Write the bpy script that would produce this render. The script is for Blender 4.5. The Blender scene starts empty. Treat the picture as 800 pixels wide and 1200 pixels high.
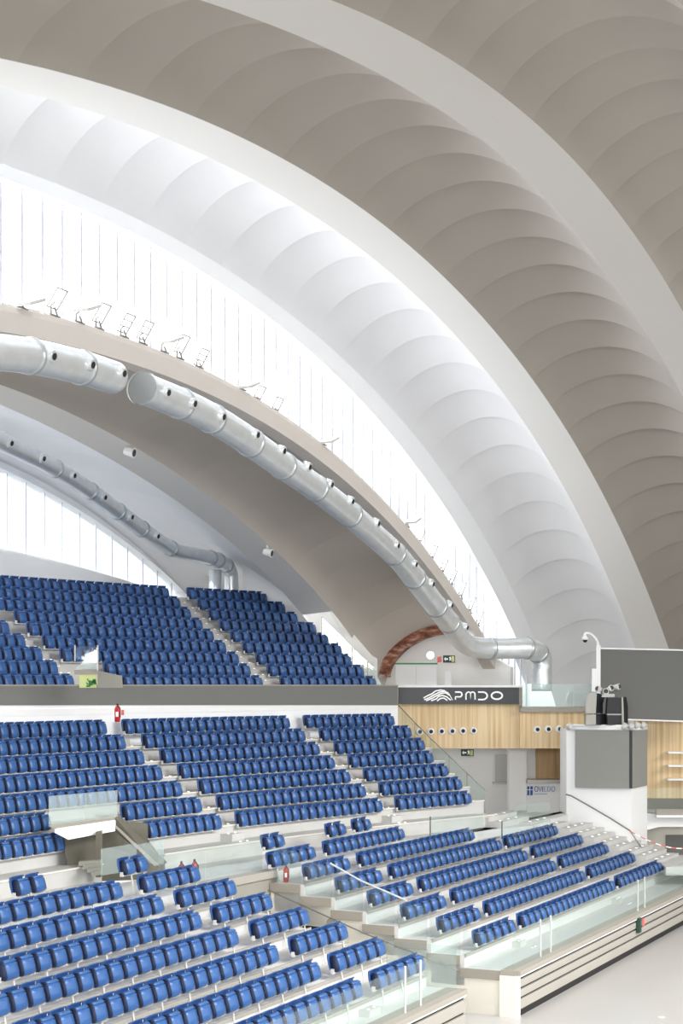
import bpy, bmesh, math, random
from mathutils import Vector, Matrix
random.seed(4)
S = bpy.context.scene
COL = S.collection
PI = math.pi
F, HX, HY, CZ = 2080.0, 400.0, 803.0, 8.2      # lens in px of an 800x1200 frame, principal point, eye height above the court

# ------------------------------------------------------------------ helpers
def W(x, y, Z):
    return Vector(((x-HX)/F*Z, Z, CZ-(y-HY)/F*Z))
def Zat(y, d):
    return d*F/(y-HY)

def lin(c):
    return tuple(((v/255.0)/12.92 if v/255.0 <= .04045 else ((v/255.0+.055)/1.055)**2.4) for v in c)

def mat(name, rgb, rough=.6, metal=0.0, noise=0.0, nscale=6.0, bump=0.0, bscale=40.0, spec=.5, coords='Object', emit=None, estr=1.0):
    m = bpy.data.materials.new(name); m.use_nodes = True
    nt = m.node_tree; b = nt.nodes['Principled BSDF']
    col = lin(rgb)+(1,)
    b.inputs['Base Color'].default_value = col
    b.inputs['Roughness'].default_value = rough
    b.inputs['Metallic'].default_value = metal
    b.inputs['Specular IOR Level'].default_value = spec
    if noise > 0 or bump > 0:
        tc = nt.nodes.new('ShaderNodeTexCoord')
        n = nt.nodes.new('ShaderNodeTexNoise'); n.inputs['Scale'].default_value = nscale; n.inputs['Detail'].default_value = 4
        nt.links.new(tc.outputs[coords], n.inputs['Vector'])
        if noise > 0:
            r = nt.nodes.new('ShaderNodeValToRGB')
            r.color_ramp.elements[0].position = .3; r.color_ramp.elements[1].position = .7
            r.color_ramp.elements[0].color = tuple(c*(1-noise) for c in col[:3])+(1,)
            r.color_ramp.elements[1].color = tuple(min(1, c*(1+noise*.5)) for c in col[:3])+(1,)
            nt.links.new(n.outputs['Fac'], r.inputs['Fac']); nt.links.new(r.outputs['Color'], b.inputs['Base Color'])
        if bump > 0:
            n2 = nt.nodes.new('ShaderNodeTexNoise'); n2.inputs['Scale'].default_value = bscale
            nt.links.new(tc.outputs[coords], n2.inputs['Vector'])
            bp = nt.nodes.new('ShaderNodeBump'); bp.inputs['Strength'].default_value = bump; bp.inputs['Distance'].default_value = .02
            nt.links.new(n2.outputs['Fac'], bp.inputs['Height']); nt.links.new(bp.outputs['Normal'], b.inputs['Normal'])
    if emit:
        b.inputs['Emission Color'].default_value = lin(emit)+(1,); b.inputs['Emission Strength'].default_value = estr
    return m

def glassmat(name, tint, gloss=.08, op=0.0):
    m = bpy.data.materials.new(name); m.use_nodes = True; nt = m.node_tree
    for n in list(nt.nodes): nt.nodes.remove(n)
    out = nt.nodes.new('ShaderNodeOutputMaterial')
    t = nt.nodes.new('ShaderNodeBsdfTransparent'); t.inputs['Color'].default_value = tuple(tint)+(1,)
    g = nt.nodes.new('ShaderNodeBsdfGlossy'); g.inputs['Roughness'].default_value = .03; g.inputs['Color'].default_value = (.95, 1, .98, 1)
    fr = nt.nodes.new('ShaderNodeLayerWeight'); fr.inputs['Blend'].default_value = .5
    pw = nt.nodes.new('ShaderNodeMath'); pw.operation = 'POWER'; pw.inputs[1].default_value = 5.0
    ml = nt.nodes.new('ShaderNodeMath'); ml.operation = 'MULTIPLY'; ml.inputs[1].default_value = .7
    nt.links.new(fr.outputs['Facing'], pw.inputs[0]); nt.links.new(pw.outputs[0], ml.inputs[0])
    ad = nt.nodes.new('ShaderNodeMath'); ad.operation = 'ADD'; ad.inputs[1].default_value = gloss; ad.use_clamp = True
    mx = nt.nodes.new('ShaderNodeMixShader')
    nt.links.new(ml.outputs[0], ad.inputs[0]); nt.links.new(ad.outputs[0], mx.inputs['Fac'])
    nt.links.new(t.outputs[0], mx.inputs[1]); nt.links.new(g.outputs[0], mx.inputs[2])
    last = mx
    if op > 0:   # a pale diffuse film over the pane
        d = nt.nodes.new('ShaderNodeBsdfDiffuse'); d.inputs['Color'].default_value = (.80, .87, .85, 1)
        m2 = nt.nodes.new('ShaderNodeMixShader'); m2.inputs['Fac'].default_value = op
        nt.links.new(mx.outputs[0], m2.inputs[1]); nt.links.new(d.outputs[0], m2.inputs[2]); last = m2
    nt.links.new(last.outputs[0], out.inputs['Surface'])
    return m

def woodmat(name, c1, c2, scale):
    m = mat(name, c1, .5); nt = m.node_tree; b = nt.nodes['Principled BSDF']
    tc = nt.nodes.new('ShaderNodeTexCoord'); mp = nt.nodes.new('ShaderNodeMapping'); mp.inputs['Scale'].default_value = (scale, scale, .12)
    n = nt.nodes.new('ShaderNodeTexNoise'); n.inputs['Scale'].default_value = 1.6; n.inputs['Detail'].default_value = 6
    r = nt.nodes.new('ShaderNodeValToRGB'); r.color_ramp.elements[0].position = .36; r.color_ramp.elements[1].position = .62
    r.color_ramp.elements[0].color = lin(c2)+(1,); r.color_ramp.elements[1].color = lin(c1)+(1,)
    nt.links.new(tc.outputs['Object'], mp.inputs['Vector']); nt.links.new(mp.outputs[0], n.inputs['Vector'])
    nt.links.new(n.outputs['Fac'], r.inputs['Fac']); nt.links.new(r.outputs['Color'], b.inputs['Base Color'])
    return m

def brickmat(name):
    m = mat(name, (140, 84, 66), .85); nt = m.node_tree; b = nt.nodes['Principled BSDF']
    tc = nt.nodes.new('ShaderNodeTexCoord'); n = nt.nodes.new('ShaderNodeTexNoise'); n.inputs['Scale'].default_value = 2.3; n.inputs['Detail'].default_value = 5
    mp = nt.nodes.new('ShaderNodeMapping'); mp.inputs['Scale'].default_value = (1, 1, 2.5)
    r = nt.nodes.new('ShaderNodeValToRGB'); e = r.color_ramp.elements
    e[0].position = .35; e[0].color = lin((96, 62, 50))+(1,); e[1].position = .72; e[1].color = lin((200, 188, 170))+(1,)
    k = r.color_ramp.elements.new(.52); k.color = lin((152, 94, 74))+(1,)
    nt.links.new(tc.outputs['Object'], mp.inputs[0]); nt.links.new(mp.outputs[0], n.inputs['Vector'])
    nt.links.new(n.outputs['Fac'], r.inputs['Fac']); nt.links.new(r.outputs['Color'], b.inputs['Base Color'])
    return m

M = dict(
 shell=mat('vault_paint_shaded', (186, 179, 170), .8, noise=.03, nscale=.5),  # same white paint as the lit vaults, with their dimness put into the colour
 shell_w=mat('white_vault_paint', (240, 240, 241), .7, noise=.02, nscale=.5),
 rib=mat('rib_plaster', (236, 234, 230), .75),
 rib_shade=mat('rib_plaster_shaded', (214, 209, 203), .75),  # rib plaster again, greyed in the colour for the weaker light here
 ledge=mat('ledge_plaster', (214, 206, 198), .7, noise=.03, nscale=.4),
 white=mat('white_paint', (243, 243, 241), .6),
 whitebright=mat('white_lacquer', (250, 251, 252), .5),
 cream=mat('cream_panel', (232, 227, 214), .7, noise=.03, nscale=.8),
 conc=mat('pale_concrete', (198, 197, 193), .75, noise=.06, nscale=1.2),
 concd=mat('grey_concrete', (150, 148, 138), .8, noise=.12, nscale=.8),
 deck=mat('light_deck', (214, 214, 212), .45, noise=.03, nscale=2),
 fascia=mat('beige_edge', (158, 151, 140), .6),
 band=mat('grey_cladding', (118, 118, 114), .55),
 screen=mat('grey_screen_mesh', (104, 104, 100), .6, bump=.2, bscale=60),
 screenl=mat('light_grey_screen', (146, 145, 139), .6, bump=.2, bscale=60),
 side_shade=mat('pan_side_shade', (20, 34, 66), .6),  # seat pan sides coloured dark for the shade in the gaps between seats
 black=mat('black_plastic', (26, 28, 32), .5),
 dark=mat('dark_sign', (44, 46, 50), .35),
 shadow=mat('shaded_passage_paint', (104, 100, 88), .85, noise=.25, nscale=1.1),  # brown-grey passage walls, with the passage's shade put into the colour
 blue=mat('blue_plastic', (54, 95, 152), .33, spec=.55),
 blue2=mat('blue_plastic_back', (43, 79, 134), .42),
 metal=mat('galvanised_steel', (236, 240, 241), .3, metal=.6, noise=.06, nscale=3.0),
 metald=mat('steel_seam', (200, 206, 208), .35, metal=.75),
 steel=mat('brushed_steel', (150, 148, 142), .35, metal=.8),
 bracket=mat('grey_bracket', (205, 203, 198), .5),
 red=mat('red_enamel', (190, 28, 30), .35),
 redp=mat('red_tape', (232, 110, 104), .6),
 green=mat('green_sign', (24, 66, 48), .5),
 greenl=mat('green_line', (70, 150, 80), .5),
 signw=mat('sign_white_glow', (245, 246, 244), .5, emit=(245, 246, 244), estr=.15),  # white print and plates, lifted by a faint added glow
 yellow=mat('pale_yellow_sign', (214, 224, 150), .5),
 ovblue=mat('printed_blue', (40, 84, 150), .5),
 ovlight=mat('printed_light_blue', (130, 160, 205), .5),
 floor=mat('court_floor', (186, 184, 181), .28, noise=.035, nscale=.35),
 stud=mat('white_stud_glow', (255, 255, 252), .4, emit=(255, 253, 245), estr=.45),  # plain studs, not lamps; an added glow keeps them bright
 mull=mat('white_mullion', (214, 218, 228), .5),
 lamp=mat('lit_lens', (255, 255, 255), .4, emit=(255, 255, 255), estr=1.6),
 wood=woodmat('light_oak', (238, 214, 172), (214, 180, 130), 5.0),
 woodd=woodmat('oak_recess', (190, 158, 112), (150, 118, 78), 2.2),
 brick=brickmat('old_brick'),
 board=mat('beige_board', (166, 161, 152), .5, noise=.04, nscale=1.0),
 gap=mat('black_backing', (24, 20, 20), .7),
 glass=glassmat('clear_glass', (.94, .975, .965), .02, .03),
 glassg=glassmat('greenish_glass', (.88, .93, .91), .05, .17),
 win=glassmat('window_glass', (.97, .98, .99), .0),
)

def put(name, me, m, parent=None):
    o = bpy.data.objects.new(name, me); COL.objects.link(o)
    if m is not None:
        if isinstance(m, (list, tuple)):
            for k in m: me.materials.append(M[k])
        else: me.materials.append(M[m])
    if parent is not None: o.parent = parent
    return o

def bmobj(name, bm, m, parent=None, smooth=False):
    bmesh.ops.recalc_face_normals(bm, faces=bm.faces)
    if smooth:
        for f in bm.faces: f.smooth = True
    me = bpy.data.meshes.new(name); bm.to_mesh(me); bm.free()
    return put(name, me, m, parent)

def rawobj(name, V, Fc, m, parent=None, smooth=False):
    me = bpy.data.meshes.new(name); me.from_pydata([tuple(v) for v in V], [], Fc); me.update()
    if smooth:
        for p in me.polygons: p.use_smooth = True
    return put(name, me, m, parent)

def thing(name, label, cat, loc=(0, 0, 0), group=None):
    o = bpy.data.objects.new(name, None); COL.objects.link(o); o.location = loc
    o.empty_display_size = .2
    o['label'] = label; o['category'] = cat
    if group: o['group'] = group
    return o
def tag(o, label=None, cat=None, group=None, kind=None):
    if label: o['label'] = label
    if cat: o['category'] = cat
    if group: o['group'] = group
    if kind: o['kind'] = kind
    return o
def struct(o, label, cat='structure'):
    return tag(o, label, cat, kind='structure')

class MB:
    """collects boxes, prisms and tubes into one mesh"""
    def __init__(s): s.V = []; s.F = []; s.MI = []
    def add(s, V, Fc, mi=0):
        b = len(s.V); s.V += [Vector(v) for v in V]; s.F += [tuple(i+b for i in f) for f in Fc]; s.MI += [mi]*len(Fc); return s
    def box(s, c, sx, sy, sz, rz=0, mi=0):
        ca, sa = math.cos(rz), math.sin(rz); V = []
        for z in (-1, 1):
            for x, y in ((-1, -1), (1, -1), (1, 1), (-1, 1)):
                X, Y = x*sx/2, y*sy/2
                V.append((c[0]+X*ca-Y*sa, c[1]+X*sa+Y*ca, c[2]+z*sz/2))
        return s.add(V, [(0, 3, 2, 1), (4, 5, 6, 7), (0, 1, 5, 4), (1, 2, 6, 5), (2, 3, 7, 6), (3, 0, 4, 7)], mi)
    def hexa(s, a, b, mi=0):
        """prism between two same-length loops"""
        n = len(a)
        Fc = [tuple(range(n))[::-1], tuple(range(n, 2*n))]+[(i, (i+1) % n, n+(i+1) % n, n+i) for i in range(n)]
        return s.add(list(a)+list(b), Fc, mi)
    def ext(s, pts, vec, mi=0):
        return s.hexa(pts, [Vector(p)+Vector(vec) for p in pts], mi)
    def tube(s, pts, r, n=8, mi=0, cap=True):
        pts = [Vector(p) for p in pts]; rr = r if isinstance(r, (list, tuple)) else [r]*len(pts)
        V = []; up = Vector((0, 0, 1)); 
        for i, p in enumerate(pts):
            t = (pts[min(i+1, len(pts)-1)]-pts[max(i-1, 0)]).normalized()
            a = t.cross(up)
            if a.length < 1e-3: a = t.cross(Vector((0, 1, 0)))
            a.normalize(); b = t.cross(a).normalized()
            if i and (a.dot(la) < 0): a, b = -a, -b
            la = a
            for k in range(n):
                w = 2*PI*k/n; V.append(p+(a*math.cos(w)+b*math.sin(w))*rr[i])
        Fc = []
        for i in range(len(pts)-1):
            for k in range(n):
                Fc.append((i*n+k, i*n+(k+1) % n, (i+1)*n+(k+1) % n, (i+1)*n+k))
        if cap: Fc += [tuple(range(n))[::-1], tuple(range((len(pts)-1)*n, len(pts)*n))]
        return s.add(V, Fc, mi)
    def build(s, name, m, parent=None, smooth=False):
        me = bpy.data.meshes.new(name); me.from_pydata([tuple(v) for v in s.V], [], s.F); me.update()
        bm = bmesh.new(); bm.from_mesh(me); bmesh.ops.recalc_face_normals(bm, faces=bm.faces); bm.to_mesh(me); bm.free()
        for p, mi in zip(me.polygons, s.MI):
            p.material_index = mi
            if smooth: p.use_smooth = len(p.vertices) == 4
        return put(name, me, m, parent)

def pslab(name, px, Z, thick, m, parent=None):
    """flat shape facing the court, at distance Z, with real thickness going back"""
    Zs = Z if isinstance(Z, (list, tuple)) else [Z]*len(px)
    mb = MB(); mb.ext([W(x, y, z) for (x, y), z in zip(px, Zs)], (0, thick, 0))
    return mb.build(name, m, parent)

# ------------------------------------------------------------------ roof: parallel arches, direction TH from the view axis
TH = .398
def RP(s, D, h): return Vector((s*math.sin(TH)-D*math.cos(TH), s*math.cos(TH)+D*math.sin(TH), CZ+h))
def RS(x, D):
    xp = (x-HX)/F; Z = D/(math.sin(TH)-xp*math.cos(TH)); return Z*(xp*math.sin(TH)+math.cos(TH)), Z
def RH(x, y, D):
    s, Z = RS(x, D); return s, (HY-y)/F*Z
ARC = dict(RO=(41.031, 49.937, 32.214, -19.932, 1.99), RI=(39.709, 57.655, 49.939, -38.072, 2.038),
 ED=(41.056, 66.44, 65.361, -53.064, 2.05), DC=(40.716, 71.635, 69.004, -56.678, 1.989),
 CB=(40.242, 57.562, 32.93, -20.593, 1.816), BA=(39.782, 48.324, 30.796, -18.492, 1.951),
 GT=(40.752, 77.378, 106.014, -97.008, 2.077), R2U=(41.053, 34.732, 14.037, -5.624, 1.673),
 R2L=(39.73, 31.406, 10.21, -1.774, 1.64), W2O=(45.233, 44.355, 35.649, -26.879, 2.142),
 W2I=(44.266, 47.359, 31.393, -22.723, 2.008), W2B=(43.953, 35.882, 5.818, -0.54, 2.052))
def hh(n, s):
    s0, a, b, base, q = ARC[n]; u = min(abs((s-s0)/a), .99999)
    return base+b*(1-u**q)**(1/q)
def solidify(o, t):
    md = o.modifiers.new('thickness', 'SOLIDIFY'); md.thickness = t; md.offset = 1

def barrel(name, far, Df, near, Dn, r0, step, s0, pitch, n, m, label, send, pw=.5, parent=None, sk=0.0, ramp=None):
    V = []; Fc = []; NU = 18; NT = 5
    prev = None
    def pt(s, u, amp, st):
        hf, hn = hh(far, s), hh(near, s); h = hf+(hn-hf)*u; D = Df+(Dn-Df)*u
        e = .05; dh = ((hh(far, s+e)-hh(far, s-e))*(1-u)+(hh(near, s+e)-hh(near, s-e))*u)/(2*e)
        L = math.hypot(1, dh); nx, nh = -dh/L, 1/L
        w = max(0, 1-(2*u-1)**2)**pw*amp+math.sin(PI*(u*(1-sk)+sk))**1.1*st*(1 if sk == 0 else min(1, u*6+.15))
        return RP(s+nx*w, D, h+nh*w)
    k = 0; s = s0
    while s < send:
        e = .05; sl = (hh(near, s+e)-hh(near, s-e))/(2*e)
        ds = pitch/math.hypot(1, sl); s2 = min(s+ds, send+.01)
        base = len(V)
        for j in range(NT+1):
            tau = j/NT; ss = s+(s2-s)*tau
            for i in range(NU+1): V.append(pt(ss, i/NU, r0*(ramp(ss) if ramp else 1), step*(1-tau)**1.6))
        for j in range(NT):
            for i in range(NU):
                a = base+j*(NU+1)+i; Fc.append((a, a+1, a+NU+2, a+NU+1))
        if prev is not None:
            b = len(V); 
            for i in range(NU+1): V.append(V[prev+i])
            for i in range(NU+1): V.append(V[base+i])
            for i in range(NU): Fc.append((b+i, b+i+1, b+NU+1+i+1, b+NU+1+i))
        prev = base+NT*(NU+1); s = s2
    o = rawobj(name, V, Fc, m, parent, True)
    return struct(o, label, 'ceiling')

def ribstrip(name, cur, D0, D1, drop, m, label, sa, sb, cur2=None, lift=1.2):
    """solid rib: soffit between two curves, body going up"""
    n = 90; mb = MB(); V = []; Fc = []
    for i in range(n+1):
        s = sa+(sb-sa)*i/n; h1 = hh(cur, s); h2 = hh(cur2 or cur, s)
        V += [RP(s, D0, h1-drop), RP(s, D1, h2-drop), RP(s, D1, h2+lift), RP(s, D0, h1+lift)]
    for i in range(n):
        a = 4*i
        for k in range(4): Fc.append((a+k, a+(k+1) % 4, a+4+(k+1) % 4, a+4+k))
    Fc += [(0, 3, 2, 1), (4*n, 4*n+1, 4*n+2, 4*n+3)]
    mb.add(V, Fc); o = mb.build(name, m)
    return struct(o, label, 'rib')

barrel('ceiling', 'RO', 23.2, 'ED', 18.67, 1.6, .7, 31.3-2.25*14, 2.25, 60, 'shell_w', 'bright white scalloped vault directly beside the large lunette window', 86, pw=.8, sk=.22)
barrel('ceiling', 'DC', 17.27, 'CB', 12.59, 1.05, 1.15, 26.3-2.25*12, 2.25, 60, 'shell', 'shaded scalloped vault between the two smooth arch ribs', 92, pw=.85)
barrel('ceiling', 'BA', 11.10, 'BA', 6.4, 1.2, 1.15, 36.1-2.25*12, 2.25, 60, 'shell', 'shaded scalloped vault in the upper right corner', 86, pw=.85)
for _k, (_a, _b) in enumerate(((4.9, .3), (-1.2, -5.8), (-7.3, -12))):
    barrel('ceiling', 'BA', _a, 'BA', _b, 1.7, .3, 12, 2.25, 60, 'shell', 'vault bay above and behind the viewpoint', 86)
    ribstrip('arch_rib', 'BA', _a+1.5, _a, 0, 'shell', 'arch rib above and behind the viewpoint', 12, 90)
ribstrip('arch_rib', 'ED', 18.67, 17.27, 0, 'rib', 'smooth white arch rib beside the bright scalloped vault', -2, 96, 'DC')
ribstrip('arch_rib', 'CB', 12.59, 11.10, 0, 'rib_shade', 'smooth shaded arch rib nearest the upper right corner', -2, 90, 'BA')
# vault beyond the window
barrel('ceiling', 'R2U', 28.0, 'GT', 23.4, 1.15, .25, 20, 2.25, 40, 'shell', 'shaded vault underside behind the round ventilation duct', 74.5, ramp=lambda s_: .45+.65*min(1, max(0, (s_-52)/16)))
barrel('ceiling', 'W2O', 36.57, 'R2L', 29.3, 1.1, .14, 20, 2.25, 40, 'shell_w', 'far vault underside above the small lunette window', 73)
ribstrip('arch_rib', 'R2U', 28.0, 29.3, 0, 'rib', 'pale arch rib between the two far vaults', 15, 65.6, 'R2L', lift=.8)
# ledge under the big window (a beam that the duct hangs from)
def ledge():
    n = 90; V = []; Fc = []
    for i in range(n+1):
        s = 15+(71.5-15)*i/n if False else 15+(76-15)*i/n
        h = hh('GT', s)
        V += [RP(s, 23.5, h), RP(s, 23.0, h), RP(s, 22.92, h-.16), RP(s, 22.98, h-.62), RP(s, 23.5, h-.62)]
    for i in range(n):
        a = 5*i
        for k in range(5): Fc.append((a+k, a+(k+1) % 5, a+5+(k+1) % 5, a+5+k))
    Fc += [(0, 4, 3, 2, 1), (5*n, 5*n+1, 5*n+2, 5*n+3, 5*n+4)]
    mb = MB(); mb.add(V, Fc); o = mb.build('window_ledge', 'ledge')
    return struct(o, 'beige curved ledge under the large lunette window', 'ledge')
ledge()

# ------------------------------------------------------------------ windows
def lunette(idx, top_in, top_out, bot, D, sa, sb, mus, label, mw):
    w = bpy.data.objects.new('window_%d' % idx, None); COL.objects.link(w); struct(w, label, 'window')
    n = 90
    def band(c1, c2, d0, d1, nm, m, f=None, lo=None):
        V = []; Fc = []
        for i in range(n+1):
            s = sa+(sb-sa)*i/n
            a = hh(c1, s) if lo is None else lo(s); b = hh(c2, s)
            V += [RP(s, d0, a), RP(s, d0, b), RP(s, d1, b), RP(s, d1, a)]
        for i in range(n):
            q = 4*i
            for k in range(4): Fc.append((q+k, q+(k+1) % 4, q+4+(k+1) % 4, q+4+k))
        Fc += [(0, 3, 2, 1), (4*n, 4*n+1, 4*n+2, 4*n+3)]
        mb = MB(); mb.add(V, Fc); return mb.build(nm, m, w)
    band(top_in, top_out, D-.12, D+.35, 'frame', 'whitebright')
    band(bot, bot, D+.02, D+.22, 'sill', 'white', lo=lambda s: hh(bot, s)-.12)
    band(bot, top_in, D+.13, D+.15, 'pane', 'win')
    for s in mus:
        b, t = hh(bot, s), hh(top_in, s)
        if t-b < .15 or s < sa or s > sb: continue
        mb = MB(); c = RP(s, D+.1, (b+t)/2); mb.box(c, mw, .05, t-b, PI/2-TH)
        mb.build('mullion', 'mull', w)
    return w
mus1 = [RS(1270.1-63009/(i+49.77), 23.2)[0] for i in range(-3, 48)]
lunette(1, 'RI', 'RO', 'GT', 23.2, 18, 77.5, mus1, 'large crescent window of vertical panes under the bright vault', .085)
mus2 = [RS(1270.1-69701/(i+55.32), 36.57)[0] for i in range(-3, 12)]
lunette(2, 'W2I', 'W2O', 'W2B', 36.57, 30, 75, mus2, 'small crescent window above the top rows at the left', .06)
# low wall under window 2, and glazing that continues behind the duct elbow
def lowwall():
    V = []; Fc = []; n = 30
    for i in range(n+1):
        s = 28+(84-28)*i/n; h = hh('W2B', s)-.1 if s < 75 else hh('W2B', 75)-.1
        V += [RP(s, 36.4, -1), RP(s, 36.4, h), RP(s, 36.8, h), RP(s, 36.8, -1)]
    for i in range(n):
        q = 4*i
        for k in range(4): Fc.append((q+k, q+(k+1) % 4, q+4+(k+1) % 4, q+4+k))
    mb = MB(); mb.add(V, Fc); return struct(mb.build('wall_back', 'white'), 'low white wall curving below the small lunette window', 'wall')
lowwall()
w3 = bpy.data.objects.new('window_3', None); COL.objects.link(w3); struct(w3, 'tall end panes behind the duct elbow at the top row', 'window')
for x0, x1 in ((172, 191), (191, 213), (213, 243)):
    pslab('pane', [(x0, 640), (x1, 640), (x1, 700), (x0, 700)], 78, .02, 'win', w3)
for x in (172, 191, 213):
    pslab('mullion', [(x-.7, 640), (x+.7, 640), (x+.7, 700), (x-.7, 700)], 77.9, .14, 'mull', w3)
pslab('sill', [(160, 694), (300, 698), (300, 720), (160, 716)], 77.8, .5, 'white', w3)

# ------------------------------------------------------------------ end wall with the brick arch
def end_wall():
    s = 71.3
    mb = MB(); a = [RP(s, 29.2, -1.5), RP(s, 22.3, -1.5), RP(s, 22.3, .75), RP(s, 23.2, 1.3), RP(s, 24.4, 2.15), RP(s, 25.7, 2.5), RP(s, 27, 2.15), RP(s, 28, 1.3), RP(s, 29.2, 1.0)]
    mb.ext(a, (.4*math.sin(TH), .4*math.cos(TH), 0))
    w = mb.build('wall_end', 'white'); struct(w, 'white end wall closing the vault under the brick arch', 'wall')
    # brick arch in front of it
    mb = MB(); n = 28; V = []; Fc = []
    Dc, wa, hb = 25.55, 2.75, 1.72
    sv = s-.75; hl, hr = hh('R2U', sv), hh('GT', sv)-.35
    for i in range(n+1):
        t = PI*i/n
        for (k, ds) in ((0, 0), (1, 0), (1, .55), (0, .55)):
            u = (1-math.cos(t))/2; D = 28.0+(23.3-28.0)*u+k*.40*math.cos(t)*-1
            V.append(RP(sv+ds, D, hl+(hr-hl)*u+math.sin(t)*1.62-k*.40*math.sin(t)))
    for i in range(n):
        q = 4*i
        for k in range(4): Fc.append((q+k, q+(k+1) % 4, q+4+(k+1) % 4, q+4+k))
    Fc += [(0, 3, 2, 1), (4*n, 4*n+1, 4*n+2, 4*n+3)]
    mb.add(V, Fc); o = mb.build('brick_arch', 'brick'); tag(o, 'exposed old brick arch edging the end of the far vault', 'arch', kind='structure')
    # door with a green head line
    d = bpy.data.objects.new('door_1', None); COL.objects.link(d); struct(d, 'white double door below the brick arch', 'door')
    Zd = 73.2
    pslab('door_leaf', [(463.5, 779), (487.2, 779), (487.2, 830), (463.5, 830)], Zd, .08, 'whitebright', d)
    pslab('door_leaf', [(487.8, 779), (511.5, 779), (511.5, 830), (487.8, 830)], Zd, .08, 'whitebright', d)
    pslab('door_head', [(462.5, 776.8), (512.5, 776.8), (512.5, 778.6), (462.5, 778.6)], Zd-.05, .12, 'greenl', d)
    return w
end_wall()
def exit_sign(x0, y0, x1, y1, Z, label):
    t = thing('exit_sign', label, 'sign', W((x0+x1)/2, y1, Z))
    def part(nm, px, dz, m):
        o = pslab(nm, px, Z-dz, .04, m); o.parent = t; o.matrix_parent_inverse = Matrix.Translation(-t.location); return o
    part('sign_board', [(x0, y0), (x1, y0), (x1, y1), (x0, y1)], 0, 'green')
    w = x1-x0; h = y1-y0
    part('arrow', [(x0+w*.08, y0+h*.5), (x0+w*.22, y0+h*.2), (x0+w*.22, y0+h*.4), (x0+w*.42, y0+h*.4), (x0+w*.42, y0+h*.6), (x0+w*.22, y0+h*.6), (x0+w*.22, y0+h*.8)], .05, 'signw')
    part('running_figure', [(x0+w*.50, y0+h*.85), (x0+w*.55, y0+h*.5), (x0+w*.5, y0+h*.25), (x0+w*.62, y0+h*.15), (x0+w*.68, y0+h*.4), (x0+w*.66, y0+h*.85), (x0+w*.6, y0+h*.6)], .05, 'signw')
    part('door_symbol', [(x0+w*.72, y0+h*.12), (x0+w*.94, y0+h*.12), (x0+w*.94, y0+h*.9), (x0+w*.72, y0+h*.9)], .05, 'yellow')
exit_sign(519, 768, 533, 776.5, 73.1, 'green exit sign under the brick arch beside the round duct')
exit_sign(540, 878, 555, 886, 73.2, 'green exit sign hanging below the oak wall')
tag(pslab('wall_notice', [(512.2, 770), (517.2, 769), (517.2, 776), (512.2, 776.5)], 73.1, .03, 'redp'), 'small red and white notice left of the upper exit sign', 'sign')
lmp = MB(); c = W(504, 768, 73.1); lmp.tube([c, c+Vector((0, -.12, 0))], .16, 12); tag(lmp.build('wall_lamp', 'lamp'), 'lit round wall lamp above the white double door', 'lamp')
tag(pslab('wall_cabinet', [(521, 786), (528.5, 786), (528.5, 806), (521, 806)], 73.1, .1, 'whitebright'), 'narrow white cabinet on the wall right of the double door', 'cabinet')

# ------------------------------------------------------------------ ducts
def catmull(P, n=8):
    out = []
    for i in range(len(P)-1):
        p0 = P[max(i-1, 0)]; p1 = P[i]; p2 = P[i+1]; p3 = P[min(i+2, len(P)-1)]
        for k in range(n):
            t = k/n; out.append(.5*((2*p1)+(-p0+p2)*t+(2*p0-5*p1+4*p2-p3)*t*t+(-p0+3*p1-3*p2+p3)*t**3))
    out.append(P[-1]); return out
def duct(name, label, pts, r, joints, noz, hook=True, opencap=False, group=None, ring=.03):
    t = thing(name, label, 'duct', pts[0], group)
    inv = Matrix.Translation(-Vector(pts[0]))
    def fix(o): o.parent = t; o.matrix_parent_inverse = inv; return o
    mb = MB(); mb.tube(pts, r, 28); fix(mb.build('pipe', 'metal', smooth=True))
    for j in joints:
        i = min(range(len(pts)), key=lambda k: (pts[k]-j).length); i = max(1, min(len(pts)-2, i))
        d = (pts[i+1]-pts[i-1]).normalized(); mb = MB(); mb.tube([pts[i]-d*.07, pts[i]-d*.05, pts[i]+d*.05, pts[i]+d*.07], [r, r+ring, r+ring, r], 28, cap=False)
        fix(mb.build('joint_ring', 'metald', smooth=True))
    for (p, d) in noz:
        mb = MB(); d = d.normalized(); mb.tube([p-d*.12, p+d*.02, p+d*.10], [.17, .16, .13], 14); mb.V  # body
        o = fix(mb.build('nozzle', 'metal', smooth=True))
        mb = MB(); mb.tube([p+d*.101, p+d*.112], [.085, .085], 12)
        q = mb.build('nozzle_opening', 'black'); q.parent = o; q.matrix_parent_inverse = Matrix.Identity(4)
    if opencap:
        d = (pts[1]-pts[0]).normalized(); mb = MB(); mb.tube([pts[0]-d*.02, pts[0]+d*.03], r*.97, 28); fix(mb.build('end_cap', 'metald'))
        mb = MB(); mb.tube([pts[0]-d*.05, pts[0]+d*.02], r+.03, 28, cap=False); fix(mb.build('end_rim', 'metal', smooth=True))
    return t
def on(x, y, D):
    s, h = RH(x, y, D); return RP(s, D, h)
D1d = 22.35
noz_dir = Vector((math.cos(TH), -math.sin(TH), -.25))
def nozl(px, D, r):
    out = []
    for x, y in px:
        out.append((on(x, y, D-r*.95), noz_dir))
    return out
L1 = [on(*p, D1d) for p in ((-45, 408), (-15, 412), (20, 415), (60, 422), (100, 432), (133, 442.5))]
duct('ventilation_duct', 'round steel duct running off the left edge under the large window', catmull(L1), .41, [on(36, 418, D1d), on(96, 431, D1d)],
     nozl([(59.5, 417), (105, 427), (142, 437)], D1d, .41))
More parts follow.
